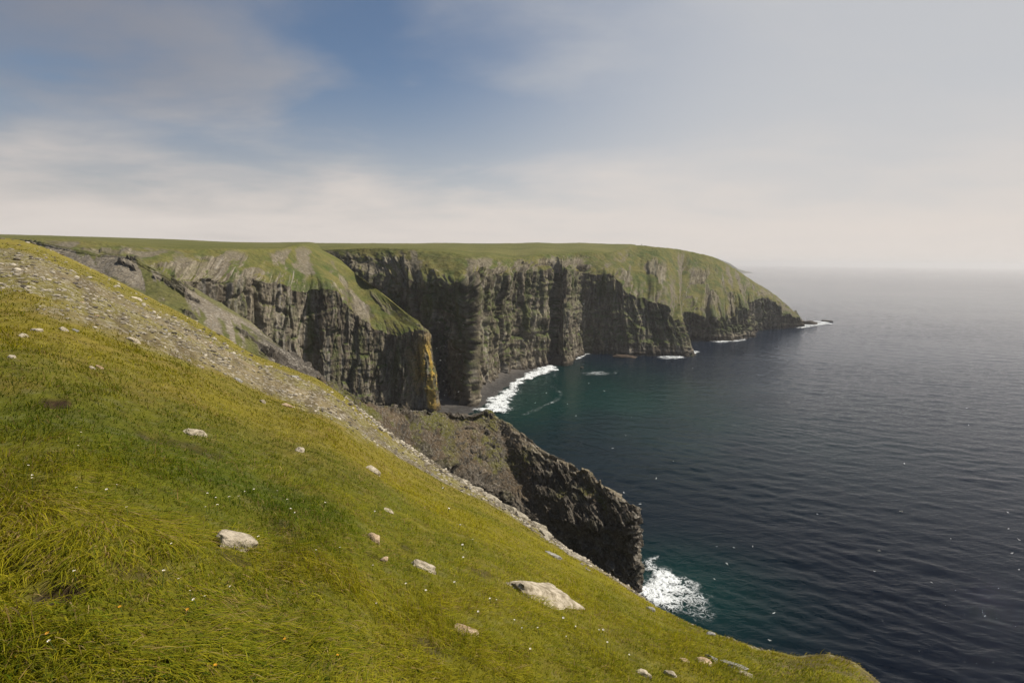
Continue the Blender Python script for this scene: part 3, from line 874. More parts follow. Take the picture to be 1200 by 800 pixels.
# (label, left end, right end, height px, depth/length, material)
ROCKS = [
    ("white flat topped boulder bedded in grass near lower left", (249, 636), (299, 638), 27, 0.75, RM_PALE),
    ("largest pale slab in the grass, long and cracked with grass over one end", (588, 690), (679, 701), 30, 0.42, RM_PALE),
    ("narrow pale wedge stone pointing downhill left of the largest slab", (479, 660), (510, 672), 14, 0.45, RM_PALE),
    ("small rounded tan stone alone below the largest slab", (536, 742), (557, 742), 15, 0.8, RM_TAN),
    ("small white block shaped stone beside a bare patch on the left slope", (213, 506), (237, 507), 11, 0.6, RM_PALE),
    ("upright pinkish stone standing at the edge of a small bare hole", (432, 632), (444, 634), 14, 0.9, RM_TAN),
    ("tiny pinkish stone lying just below the small bare hole", (445, 656), (455, 657), 8, 0.8, RM_TAN),
    ("rounded pale stone upslope of the grass middle, egg shaped", (345, 528), (357, 530), 11, 0.8, RM_PALE),
    ("slanted whitish stone in mid slope grass below the scree band", (429, 547), (446, 560), 9, 0.5, RM_PALE),
    ("pale rounded stone at the bottom edge, left of a pair", (744, 786), (763, 795), 13, 0.6, RM_PALE),
    ("pale pointed stone at the bottom edge, upper of a pair", (776, 787), (795, 794), 10, 0.6, RM_PALE),
    ("flat grey slab lying in grass just below the rocky edge", (641, 648), (656, 654), 8, 0.6, RM_GREY),
    ("pinkish block at the upper end of the small slab outcrop", (815, 772), (832, 780), 12, 0.7, RM_TAN),
    ("dark grey upright slab inside the small slab outcrop", (826, 771), (842, 778), 14, 0.35, RM_GREY),
    ("long grey slab sloping down the small outcrop", (842, 776), (876, 788), 10, 0.35, RM_GREY),
    ("pale thin slab at the lower end of the small outcrop", (862, 786), (884, 795), 7, 0.5, RM_PALE),
    ("small pale stone near the sea edge above the outcrop", (826, 742), (841, 747), 7, 0.6, RM_GREY),
    ("faint grey stone near the sea edge above the foam", (756, 712), (768, 717), 9, 0.5, RM_GREY),
    ("small tan stone in grass right of the pair at the bottom", (798, 772), (806, 777), 7, 0.8, RM_TAN),
    ("long whitish stone in the upper left grass pointing downhill", (147, 396), (164, 404), 6, 0.5, RM_PALE),
    ("white oval stone in the upper left grass near the frame edge", (22, 391), (31, 396), 6, 0.6, RM_PALE),
    ("pale flat stone in the upper left grass beside an oval one", (38, 386), (49, 390), 5, 0.6, RM_PALE),
    ("pale stone pair member high in the left grass, pointed", (69, 384), (78, 389), 5, 0.6, RM_PALE),
    ("broad pale grey stone in the upper left grass", (82, 386), (92, 390), 6, 0.6, RM_GREY),
    ("white stone sitting on tan ground at the scree's lower edge", (206, 417), (214, 421), 6, 0.7, RM_PALE),
    ("thin pale stone on tan turf below the scree band", (229, 428), (239, 432), 5, 0.5, RM_PALE),
    ("dark grey flat stone on tan turf below the scree band", (272, 443), (283, 447), 6, 0.6, RM_GREY),
    ("large whitish boulder sitting high in the scree band", (155, 349), (165, 352), 6, 0.7, RM_PALE),
    ("white flake stone in the left grass under the upper stones", (104, 430), (111, 434), 5, 0.6, RM_PALE),
    ("pale stone in grass left of the bare earth scar", (10, 417), (17, 420), 5, 0.7, RM_PALE),
    ("pale flake lying between the bare scar and the scree", (112, 428), (121, 433), 4, 0.6, RM_TAN),
    ("white chip in mid slope grass right of the small white block", (305, 470), (311, 473), 5, 0.8, RM_PALE),
    ("tan pebble cluster stone at the lower scree edge", (330, 473), (341, 478), 5, 0.6, RM_TAN),
    ("pale stone in grass above the large flat topped boulder, right side", (449, 596), (460, 600), 6, 0.6, RM_PALE),
    ("grey blocky boulder with a square corner on the rocky edge", (588, 594), (600, 600), 13, 0.9, RM_EDGE),
    ("big leaning slab at the middle of the rocky edge", (619, 612), (637, 622), 15, 0.7, RM_EDGE),
    ("dark gapped block under the leaning slab on the rocky edge", (632, 622), (646, 634), 12, 0.7, RM_EDGE),
    ("pale slab low on the rocky edge near its downhill end", (653, 640), (668, 647), 9, 0.7, RM_EDGE),
    ("grey boulder at the downhill end of the rocky edge", (669, 650), (684, 658), 10, 0.8, RM_EDGE),
    ("flat pale slab on the rocky edge left of the square block", (566, 580), (587, 592), 11, 0.6, RM_EDGE),
    ("thin slab on the rocky edge above the flat pale slab", (548, 568), (566, 579), 9, 0.6, RM_EDGE),
    ("narrow slab on the rocky edge below the rounded grey boulder", (532, 560), (548, 567), 9, 0.6, RM_EDGE),
    ("rounded grey boulder at the uphill end of the rocky edge", (524, 549), (537, 557), 16, 0.9, RM_EDGE),
    ("whitish slab wedged left of the leaning slab on the rocky edge", (602, 602), (619, 612), 11, 0.7, RM_EDGE),
    ("white lump on the scree edge above the dark spur", (435, 494), (444, 498), 9, 0.8, RM_EDGE),
    ("pale rounded rock on the crest of the scree edge", (463, 511), (473, 517), 8, 0.8, RM_EDGE),
    ("light coloured blocks on the crest beside the rounded grey boulder", (505, 540), (518, 548), 9, 0.7, RM_EDGE),
    ("small grey knob on the scree's skyline edge", (341, 440), (348, 443), 5, 0.8, RM_GREY),
]
for i, (lab, pa, pb, hp, ra, mt) in enumerate(ROCKS):
    big = (pb[0] - pa[0]) > 24
    place_rock("boulder" if big else "stone", lab, pa, pb, hp, ra, mt, 500 + i * 7, sub=5 if big else 4, rough=0.09 if big else 0.07,
               group="slabs along the rocky edge" if mt is RM_EDGE else "loose stones on the slope")

# loose scree
STONES = [rock_mesh(900 + k, 1, 10, 0, 0.02) for k in range(8)]
for k, me in enumerate(STONES):
    me.name = "scree_stone"; me.materials.append((RM_PALE, RM_GREY, RM_PALE, RM_TAN, RM_PALE, RM_EDGE, RM_GREY, RM_PALE)[k])
SV = []; SF = []; SC = []
ico = bmesh.new(); bmesh.ops.create_icosphere(ico, subdivisions=1, radius=1)
IV = np.array([v.co[:] for v in ico.verts]); IF = np.array([[v.index for v in f.verts] for f in ico.faces]); ico.free()


def scree_points(n, band=True):
    th = np.radians(rng.uniform(-56, 30, n)); r = np.exp(rng.uniform(math.log(4.0), math.log(85), n))
    x = r * np.sin(th); y = r * np.cos(th)
    zb, _, _, E, R = slope_base(x, y)
    sc = scree_mask(x, y, r, th, E, zb)
    den = 0.55 + 0.9 * fbm(x / 2.0, y / 2.0, None, 333, 3)
    d = E - (zb - CAM_H) / r; s = np.interp(th, _th, TS)
    low = np.exp(-((d / s - 0.8) / 0.25) ** 2)
    k = (rng.random(n) < sc * np.clip(den + 0.5 * low, 0.05, 1)) & (r < R * 1.05)
    return x[k], y[k], r[k]


x, y, r = scree_points(75000)
size = r * (0.0006 + 0.0036 * rng.random(len(x)) ** 9)
ne_ = 2600                                             # broken rock along the slope's lip
pxe = rng.uniform(400, 705, ne_); the = np.array([math.atan2(*(ray(p, 400)[:2])) for p in pxe])
re_ = np.interp(the, _th, TR) * (0.62 + 0.42 * rng.random(ne_) ** 0.8)
x = np.r_[x, re_ * np.sin(the)]; y = np.r_[y, re_ * np.cos(the)]; r = np.r_[r, re_]
size = np.r_[size, re_ * (0.0010 + 0.0042 * rng.random(ne_) ** 4)]
n = len(x)
z = slope_z(x, y)
pts = IV[None] * (size[:, None, None] * (0.7 + 0.6 * rng.random((n, 12, 1))))
pts = pts * np.stack([1 + 0.5 * rng.random(n), 1 + 0.0 * rng.random(n), 0.45 + 0.3 * rng.random(n)], -1)[:, None, :]
a = rng.uniform(0, 6.28, n)
ca, sa_ = np.cos(a)[:, None], np.sin(a)[:, None]
X = pts[..., 0] * ca - pts[..., 1] * sa_; Y = pts[..., 0] * sa_ + pts[..., 1] * ca
pts = np.stack([X + x[:, None], Y + y[:, None], pts[..., 2] + (z + 0.15 * size)[:, None]], -1)
cc = mixc((0.13, 0.11, 0.08), (0.46, 0.41, 0.32), np.clip(rng.random(n) ** 1.4, 0, 1))
cc = np.where((rng.random(n) < 0.12)[:, None], np.array([0.07, 0.06, 0.05]), cc)
cc = np.repeat(np.concatenate([cc, np.zeros((n, 1))], 1)[:, None], 12, 1)
me = mesh_from("scree", pts.reshape(-1, 3), (IF[None] + (np.arange(n) * 12)[:, None, None]).reshape(-1, 3), M_SLOPE, cc.reshape(-1, 4), smooth=False)
tag(add_obj("scree", me), "broken pale stone scree littering the band below the slope's edge", "scree", kind='stuff')

x, y, r = scree_points(6000)
sel = rng.permutation(len(x))[:170]
for q in sel:
    o = add_obj("scree_stone", STONES[int(rng.integers(0, 8))])
    s = r[q] * (0.0015 + 0.0026 * rng.random() ** 4)
    zz = float(slope_z(x[q:q + 1], y[q:q + 1])[0])
    o.location = (x[q], y[q], zz + 0.2 * s)
    o.rotation_euler = (rng.uniform(-.4, .4), rng.uniform(-.4, .4), rng.uniform(0, 6.28))
    o.scale = (s * rng.uniform(1.0, 1.6), s, s * rng.uniform(0.5, 0.8))
    tag(o, "palm sized angular stone lying loose in the pale scree band", "stone", "stones of the scree band")

# ------------------------------------------------------------------ flowers
def flower_mesh(petal, heart, n, rad, h, green):
    bm = bmesh.new()
    for s in range(4):                                   # stem
        a0 = s * math.pi / 2; a1 = a0 + math.pi / 2
        q = [bm.verts.new((0.0025 * math.cos(t), 0.0025 * math.sin(t), zz)) for (t, zz) in ((a0, -0.02), (a1, -0.02), (a1, h), (a0, h))]
        f = bm.faces.new(q); f.material_index = 0
    for s in range(n):
        a = 2 * math.pi * s / n; w = math.pi / n * 0.85
        p = [bm.verts.new((rad * k * math.cos(a + t), rad * k * math.sin(a + t), h + dz)) for (k, t, dz) in ((0.15, 0, 0.001), (0.7, -w, 0.004), (1.0, 0, 0.002 + 0.3 * rad), (0.7, w, 0.004))]
        f = bm.faces.new(p); f.material_index = 1
    r = bmesh.ops.create_icosphere(bm, subdivisions=1, radius=rad * 0.28, matrix=Matrix.Translation((0, 0, h + 0.003)))
    for v in r['verts']:
        for f in v.link_faces: f.material_index = 2
    me = bpy.data.meshes.new("flower"); bm.to_mesh(me); bm.free()
    for m in (green, petal, heart): me.materials.append(m)
    return me


M_STEM = plain_mat("flower_stem", (0.06, 0.09, 0.015)); M_WHITE = plain_mat("white_petal", (0.80, 0.78, 0.74))
M_YEL = plain_mat("yellow_heart", (0.55, 0.35, 0.03)); M_OR = plain_mat("orange_petal", (0.60, 0.27, 0.02))
FW = flower_mesh(M_WHITE, M_YEL, 7, 0.011, 0.09, M_STEM)
FO = flower_mesh(M_OR, M_YEL, 9, 0.013, 0.08, M_STEM)
spots = [(30, 560), (38, 570), (90, 535), (92, 520), (128, 585), (134, 583), (97, 585), (38, 577), (241, 590), (250, 596), (254, 604), (244, 606), (270, 594), (282, 594), (290, 585),
         (295, 583), (325, 585), (378, 598), (334, 597), (337, 606), (346, 610), (439, 606), (305, 642), (375, 655), (398, 654), (212, 697), (224, 712), (234, 718), (242, 718), (276, 701),
         (446, 715), (435, 675), (478, 695), (498, 701), (535, 690), (575, 710), (580, 712), (553, 640), (600, 735), (542, 645), (615, 745), (632, 745), (660, 730), (672, 740), (700, 748),
         (706, 742), (710, 760), (735, 775), (667, 755), (520, 575), (525, 600), (538, 620), (543, 660), (560, 725), (620, 770), (90, 690), (70, 770), (190, 690), (150, 610), (204, 650)]
for i, (px, py) in enumerate(spots):
    p = hit(px, py)
    o = add_obj("white_flower", FW)
    sc_ = max(1.0, px_size(p) / 0.0065) * random.uniform(0.55, 0.9)
    o.location = p; o.scale = (sc_, sc_, 1.0 + 0.2 * random.random()); o.rotation_euler = (random.uniform(-.3, .3), random.uniform(-.3, .3), random.uniform(0, 6))
    tag(o, "tiny white wildflower on a short stem in the foreground grass", "flower", "white wildflowers in the grass")
for (px, py) in [(222, 724), (248, 800), (26, 786), (335, 757), (60, 755), (145, 722), (392, 780)]:
    p = hit(px, min(py, 794)); o = add_obj("orange_flower", FO)
    o.location = p; o.scale = (0.7, 0.7, 0.8); o.rotation_euler = (random.uniform(-.3, .3), random.uniform(-.3, .3), random.uniform(0, 6))
    tag(o, "small orange wildflower low in the grass at the bottom left", "flower", "orange wildflowers in the grass")

# ------------------------------------------------------------------ sea
M_sea, nt, N, Lk = new_mat("sea_water")
out = N.new('ShaderNodeOutputMaterial'); b = N.new('ShaderNodeBsdfPrincipled')
b.inputs['IOR'].default_value = 1.333; b.inputs['Roughness'].default_value = 0.03; b.inputs['Specular IOR Level'].default_value = 0.21; b.inputs['Specular Tint'].default_value = (0.74, 0.87, 1.0, 1)
at = N.new('ShaderNodeAttribute'); at.attribute_name = 'Col'
Lk.new(at.outputs['Color'], b.inputs['Base Color'])
geo = N.new('ShaderNodeNewGeometry')
mp = N.new('ShaderNodeMapping'); mp.inputs['Rotation'].default_value = (0, 0, math.radians(-14)); mp.inputs['Scale'].default_value = (0.45, 1, 1)
Lk.new(geo.outputs['Position'], mp.inputs['Vector'])
n1 = N.new('ShaderNodeTexNoise'); n1.inputs['Scale'].default_value = 0.62; n1.inputs['Detail'].default_value = 2.5; n1.inputs['Roughness'].default_value = 0.62
n1.inputs['Distortion'].default_value = 0.6
Lk.new(mp.outputs[0], n1.inputs['Vector'])
bp = N.new('ShaderNodeBump'); bp.inputs['Strength'].default_value = 1.0; bp.inputs['Distance'].default_value = 0.5
Lk.new(n1.outputs['Fac'], bp.inputs['Height']); Lk.new(bp.outputs[0], b.inputs['Normal'])
rg = N.new('ShaderNodeMapRange'); rg.inputs[3].default_value = 0.03; rg.inputs[4].default_value = 0.10
Lk.new(at.outputs['Alpha'], rg.inputs[0]); Lk.new(rg.outputs[0], b.inputs['Roughness'])
wl = N.new('ShaderNodeTexNoise'); wl.inputs['Scale'].default_value = 0.007; wl.inputs['Detail'].default_value = 4; wl.inputs['Distortion'].default_value = 0.8
Lk.new(mp.outputs[0], wl.inputs['Vector'])
wr_ = N.new('ShaderNodeMapRange'); wr_.inputs[1].default_value = 0.35; wr_.inputs[2].default_value = 0.65; wr_.inputs[3].default_value = 0.45; wr_.inputs[4].default_value = 1.0
Lk.new(wl.outputs['Fac'], wr_.inputs[0]); Lk.new(wr_.outputs[0], bp.inputs['Strength'])
Lk.new(b.outputs[0], out.inputs[0])

nth, nr = 1300, 1250
th = np.r_[np.radians(np.linspace(-180, -50, 60, endpoint=False)), np.radians(np.linspace(-50, 62, nth - 120, endpoint=False)), np.radians(np.linspace(62, 180, 60, endpoint=False))]
rr = np.geomspace(60, 30000, nr)
TH, RR = np.meshgrid(th, rr, indexing='ij')
x = RR * np.sin(TH); y = RR * np.cos(TH)
z = np.zeros_like(x)
fade = sstep(2500, 700, RR)
wr = np.random.default_rng(5)
for k in range(42):
    lam = 3.2 * (30 / 3.2) ** (k / 41) * wr.uniform(0.9, 1.1)
    a = math.radians(-105 + wr.normal(0, 27)); ph = wr.uniform(0, 6.28)
    kx, ky = math.cos(a) * 2 * math.pi / lam, math.sin(a) * 2 * math.pi / lam
    z += (0.0050 - 0.0040 * min(max((lam - 6) / 12, 0), 1)) * lam * (np.sin(kx * x + ky * y + ph) + 0.25 * np.sin(2 * (kx * x + ky * y + ph) + 1.2)) * sstep(RR * 0.006, RR * 0.006 + 4, lam)
z *= fade * (0.75 + 0.5 * fbm(x / 60, y / 60, None, 401, 2))
cv = at_z(640, 450); cv2 = at_z(700, 480)
n_ = fbm(x / 45, y / 45, None, 403, 4)
cove = np.exp(-(((x - cv[0]) / 75) ** 2 + ((y - cv[1]) / 95) ** 2)) + 0.55 * np.exp(-(((x - cv2[0]) / 110) ** 2 + ((y - cv2[1]) / 110) ** 2))
sp = at_z(790, 690); cove2 = np.exp(-(((x - sp[0]) / 30) ** 2 + ((y - sp[1]) / 26) ** 2))
md = at_z(860, 470); cove3 = np.exp(-(((x - md[0]) / 150) ** 2 + ((y - md[1]) / 130) ** 2))
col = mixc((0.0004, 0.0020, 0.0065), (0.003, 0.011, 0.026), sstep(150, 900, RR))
col = mixc(col, (0.001, 0.021, 0.018), np.clip(cove * (0.85 + 0.5 * n_) + 0.9 * cove2 + 0.15 * cove3 * (1 + n_), 0, 1))
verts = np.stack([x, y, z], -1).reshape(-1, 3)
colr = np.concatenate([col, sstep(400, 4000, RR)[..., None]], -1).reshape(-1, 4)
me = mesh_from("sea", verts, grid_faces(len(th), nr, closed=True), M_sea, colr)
tag(add_obj("sea", me), kind='structure')

# ------------------------------------------------------------------ beach and foam
bk = [at_b(490, 345, 5), at_b(515, 362, 5), at_b(545, 385, 5), at_b(556, 415, 5.5), at_b(578, 442, 5), at_b(600, 468, 4), at_b(640, 520, 2)]
ft = [at_z(520, 492, -.6), at_z(548, 490, -.6), at_z(568, 480, -.6), at_z(584, 466, -.6), at_z(603, 451, -.6), at_z(624, 439, -.6), at_z(648, 432, -.6)]
P, U, V, T = loft([[a_, b_] for a_, b_ in zip(bk, ft)], 160, (50,), (0, 1))
P[..., 2] += 0.35 * fbm(P[..., 0] / 6, P[..., 1] / 6, None, 421, 3) + 0.6 * (1 - V) * fbm(P[..., 0] / 3, P[..., 1] / 3, None, 423, 3)
col = mixc((0.085, 0.075, 0.065), (0.040, 0.037, 0.034), sstep(0.25, 0.75, V + 0.15 * fbm(U / 9, V * 3, None, 425, 3)))
colr = np.concatenate([col, 0.4 * np.ones(col.shape[:2] + (1,))], -1).reshape(-1, 4)
me = mesh_from("beach", P.reshape(-1, 3), grid_faces(160, 50, flip=False), M_BEACH, colr)
tag(add_obj("beach", me), kind='structure')

M_foam, nt, N, Lk = new_mat("sea_foam")
out = N.new('ShaderNodeOutputMaterial'); b = N.new('ShaderNodeBsdfPrincipled'); tr = N.new('ShaderNodeBsdfTransparent'); mx = N.new('ShaderNodeMixShader')
b.inputs['Base Color'].default_value = (0.70, 0.73, 0.73, 1); b.inputs['Roughness'].default_value = 0.9
at = N.new('ShaderNodeAttribute'); at.attribute_name = 'Col'
geo = N.new('ShaderNodeNewGeometry'); no = N.new('ShaderNodeTexNoise'); no.inputs['Scale'].default_value = 0.45; no.inputs['Detail'].default_value = 12; no.inputs['Roughness'].default_value = 0.62
no.inputs['Distortion'].default_value = 1.4
Lk.new(geo.outputs['Position'], no.inputs['Vector'])
s1 = N.new('ShaderNodeMath'); s1.operation = 'SUBTRACT'; s1.inputs[0].default_value = 0.5; Lk.new(no.outputs['Fac'], s1.inputs[1])
s1a = N.new('ShaderNodeMath'); s1a.operation = 'ABSOLUTE'; Lk.new(s1.outputs[0], s1a.inputs[0])
s2 = N.new('ShaderNodeMath'); s2.operation = 'MULTIPLY_ADD'; s2.inputs[1].default_value = -9.0; Lk.new(s1a.outputs[0], s2.inputs[0])
s3 = N.new('ShaderNodeMath'); s3.operation = 'MULTIPLY'; s3.inputs[1].default_value = 1.35; Lk.new(at.outputs['Fac'], s3.inputs[0]); Lk.new(s3.outputs[0], s2.inputs[2])
mr = N.new('ShaderNodeMapRange'); mr.inputs[1].default_value = 0.0; mr.inputs[2].default_value = 0.95; Lk.new(s2.outputs[0], mr.inputs[0])
Lk.new(mr.outputs[0], mx.inputs[0]); Lk.new(tr.outputs[0], mx.inputs[1]); Lk.new(b.outputs[0], mx.inputs[2]); Lk.new(mx.outputs[0], out.inputs[0])
nb = N.new('ShaderNodeBump'); nb.inputs['Distance'].default_value = 0.5; Lk.new(no.outputs['Fac'], nb.inputs['Height']); Lk.new(nb.outputs[0], b.inputs['Normal'])


def poly_sd(x, y, poly):
    d = np.full(x.shape, 1e9); inside = np.zeros(x.shape, bool)
    n = len(poly)
    for i in range(n):
        ax, ay = poly[i]; bx, by = poly[(i + 1) % n]
        ex, ey = bx - ax, by - ay
        t = np.clip(((x - ax) * ex + (y - ay) * ey) / (ex * ex + ey * ey + 1e-9), 0, 1)
        d = np.minimum(d, np.hypot(x - ax - t * ex, y - ay - t * ey))
        c = ((ay > y) != (by > y)) & (x < (bx - ax) * (y - ay) / (by - ay + 1e-12) + ax)
        inside ^= c
    return np.where(inside, d, -d)


def foam(label, poly_px, step, soft, seed, lift=0.35, dens=1.0, src=None, group="surf and foam patches"):
    poly = [at_z(px, py, 0)[:2] for px, py in poly_px]
    q = np.array(poly)
    x0, y0 = q.min(0) - soft; x1, y1 = q.max(0) + soft
    nx = int(min(420, (x1 - x0) / step)) + 2; ny = int(min(420, (y1 - y0) / step)) + 2
    X, Y = np.meshgrid(np.linspace(x0, x1, nx), np.linspace(y0, y1, ny), indexing='ij')
    wx = X + soft * 0.8 * fbm(X / (soft * 1.5), Y / (soft * 1.5), None, seed, 4)
    wy = Y + soft * 0.8 * fbm(X / (soft * 1.5), Y / (soft * 1.5), None, seed + 3, 4)
    sd = poly_sd(wx, wy, poly) + 0.8 * soft * fbm(X / (soft * 0.7), Y / (soft * 0.7), None, seed + 5, 4)
    a = np.clip(dens * sstep(-soft * 0.5, soft, sd) * (0.85 + 0.7 * fbm(X / (soft * 1.2), Y / (soft * 1.2), None, seed + 17, 3)), 0, 1)
    if src is not None:
        q0 = at_z(src[0], src[1], 0); dd = np.hypot(X - q0[0], Y - q0[1]); a = np.clip(a * (1.45 - dd / src[2]), 0, 1.3)
    Z = 0.45 + lift * a * (0.6 + 0.6 * fbm(X / (step * 5), Y / (step * 5), None, seed + 7, 3))
    F = grid_faces(nx, ny)
    av = a.reshape(-1)
    F = F[av[F].max(1) > 0.02]
    used, inv = np.unique(F.ravel(), return_inverse=True)
    Vv = np.stack([X, Y, Z], -1).reshape(-1, 3)[used]
    c = np.repeat(av[used][:, None], 4, 1); c[:, 3] = 1
    me = mesh_from("sea_foam", Vv, inv.reshape(-1, 4), M_foam, c)
    tag(add_obj("sea_foam", me), label, "foam", group, kind='stuff')


foam("broad white surf rolling along the dark beach", [(562, 480), (578, 467), (598, 452), (607, 445), (622, 437), (634, 431), (650, 429), (650, 434), (638, 439), (622, 443), (609, 450), (604, 460), (598, 470), (590, 484), (572, 484)], 0.7, 6, 1, 1.0, 1.9)
foam("churned white foam below the rocky spur's end", [(752, 655), (764, 652), (776, 664), (800, 676), (820, 685), (835, 700), (838, 716), (831, 727), (812, 729), (790, 720), (765, 708), (750, 694)], 0.16, 4.2, 3, 0.5, 1.0, src=(762, 676, 22))
foam("short white surf inside the dark recess of the far cliff", [(668, 418), (676, 413), (692, 414), (684, 419), (672, 422)], 0.6, 4, 5, 0.5, 0.9)
foam("white surf line around the rock below the far bay", [(832, 398), (846, 395), (862, 396), (878, 396), (872, 400), (850, 402), (834, 401)], 0.7, 5, 7, 0.5, 0.85)
foam("white surf spread around the point's outermost rocks", [(925, 383), (940, 379), (955, 376), (968, 377), (976, 380), (960, 382), (940, 385)], 0.9, 6, 9, 0.5, 0.9)
foam("white surf at the foot of the dark buttress", [(770, 418), (785, 416), (800, 417), (806, 420), (790, 421), (774, 421)], 0.7, 4, 11, 0.5, 0.85)
foam("little splash off the corner of the dark buttress", [(806, 413), (816, 411), (820, 413), (810, 417)], 0.6, 3, 13, 0.7, 1.0)
foam("thin pale foam streak curving across the green cove", [(612, 486), (630, 478), (648, 470), (657, 464), (655, 460), (652, 459), (656, 458), (660, 462), (655, 469), (636, 478), (616, 487)], 0.5, 3.0, 15, 0.1, 0.42)
foam("broken foam over the sunken reef in the cove", [(684, 437), (700, 435), (716, 437), (724, 434), (722, 438), (702, 440), (686, 440)], 0.5, 4, 17, 0.2, 0.40)

# ------------------------------------------------------------------ shore rocks
def shore_rock(label, px, py, wpx, hpx, ratio, seed, mat=RM_DARK):
    p = at_z(px, py, 0); s = px_size(p)
    o = add_obj("shore_rock", rock_mesh(seed, 4, 12, 0, 0.12, mat))
    o.location = (p[0], p[1], hpx * s * 0.12); o.scale = (wpx * s / 2, wpx * s / 2 * ratio, hpx * s * 0.9)
    o.rotation_euler = (0, 0.06, random.uniform(-0.2, 0.2))
    tag(o, label, "rock", "dark rocks along the shore")


shore_rock("dark wedge rock standing in surf off the far point's tip", 949, 380, 18, 5, 0.6, 701)
shore_rock("low outermost reef rock beyond the far point", 969, 376.5, 14, 1.6, 0.6, 702)
shore_rock("dark rock ringed by surf below the far bay", 850, 397.5, 16, 2.5, 0.5, 703)
shore_rock("long flat brown reef at the foot of the dark buttress", 733, 418.5, 34, 3, 0.35, 704, rock_mat("brown_reef", (0.035, 0.025, 0.018), (0.10, 0.07, 0.045), 0.4))
shore_rock("black hump rock closing off the beach's far end", 655, 427, 26, 12, 0.5, 705)
shore_rock("small black boulder on the dark beach by the cliff foot", 563, 459, 5, 3, 0.8, 706)
shore_rock("dark rock at the waterline in the beach surf", 624, 433, 8, 3.5, 0.6, 707)
shore_rock("half sunk rock in the cove off the recess", 682, 431, 5, 1.6, 0.6, 708)
shore_rock("reddish dark reef along the base of the far bay cliff", 868, 395, 22, 2.5, 0.4, 709)

# ------------------------------------------------------------------ seabirds
def bird_mesh(up, fold=0.0, dark=True):
    bm = bmesh.new()
    st = [(-0.40, 0.012, 0.0), (-0.30, 0.035, 0.005), (-0.16, 0.068, 0.0), (0.0, 0.085, 0.0), (0.14, 0.078, 0.005), (0.26, 0.045, 0.02), (0.34, 0.042, 0.03), (0.40, 0.030, 0.028), (0.47, 0.006, 0.018)]
    n = 10; rings = []
    for (xx, rad, zc) in st:
        rings.append([bm.verts.new((xx, rad * math.cos(2 * math.pi * k / n), zc + 0.85 * rad * math.sin(2 * math.pi * k / n))) for k in range(n)])
    side = {0: [], 5: []}
    for i in range(len(st) - 1):
        for k in range(n):
            f = bm.faces.new((rings[i][k], rings[i + 1][k], rings[i + 1][(k + 1) % n], rings[i][(k + 1) % n]))
            f.smooth = True
            if i >= len(st) - 2: f.material_index = 2
    for ring, rev in ((rings[0], False), (rings[-1], True)):
        bm.faces.new(ring if rev else ring[::-1])
    bm.normal_update()
    # wings grow out of the body's side faces
    for sgn in (1, -1):
        fs = [f for f in bm.faces if abs(f.normal.y) > 0.75 and f.normal.y * sgn > 0 and -0.17 < f.calc_center_median().x < 0.15]
        cur = fs
        for (yy, xf, xb, zz, th) in ((0.22, 0.14, -0.10, 0.10 * up, 0.020), (0.45, 0.17, -0.06, 0.26 * up, 0.014), (0.68, 0.06, -0.14, 0.27 * up, 0.010), (0.90, -0.10 - fold, -0.22 - fold, 0.22 * up, 0.005), (1.0, -0.22 - fold, -0.25 - fold, 0.18 * up, 0.002)):
            r = bmesh.ops.extrude_face_region(bm, geom=cur)
            bmesh.ops.delete(bm, geom=cur, context='FACES_ONLY')
            vs_ = [g for g in r['geom'] if isinstance(g, bmesh.types.BMVert)]; cur = [g for g in r['geom'] if isinstance(g, bmesh.types.BMFace)]
            xs_ = [v.co.x for v in vs_]; lo, hi = min(xs_), max(xs_)
            zm = sum(v.co.z for v in vs_) / len(vs_)
            for v in vs_:
                t = (v.co.x - lo) / max(hi - lo, 1e-6)
                up_ = 1 if v.co.z > zm else -1
                v.co = (xb + t * (xf - xb), sgn * yy, zz + up_ * th)
            if yy >= 0.9 and dark:
                for v in vs_:
                    for f in v.link_faces: f.material_index = 1
    bmesh.ops.recalc_face_normals(bm, faces=bm.faces)
    me = bpy.data.meshes.new("seabird"); bm.to_mesh(me); bm.free()
    for m in (M_BW, M_BD, M_BB): me.materials.append(m)
    return me


M_BW = plain_mat("white_feather", (0.80, 0.79, 0.76)); M_BD = plain_mat("dark_feather", (0.05, 0.05, 0.055)); M_BB = plain_mat("yellow_bill", (0.45, 0.32, 0.08))
BIRDS = [bird_mesh(1.0), bird_mesh(0.3), bird_mesh(-0.5), bird_mesh(0.7, 0.12)]


def bird(label, px, py, Y, span, k, group=None, rz=None, bank=None):
    o = add_obj("seabird", BIRDS[k]); o.location = at_y(px, py, Y)
    s = span / 2; o.scale = (s, s, s)
    o.rotation_euler = (bank if bank is not None else random.uniform(-0.5, 0.5), random.uniform(-0.2, 0.2), rz if rz is not None else random.uniform(0, 6.28))
    tag(o, label, "bird", group)


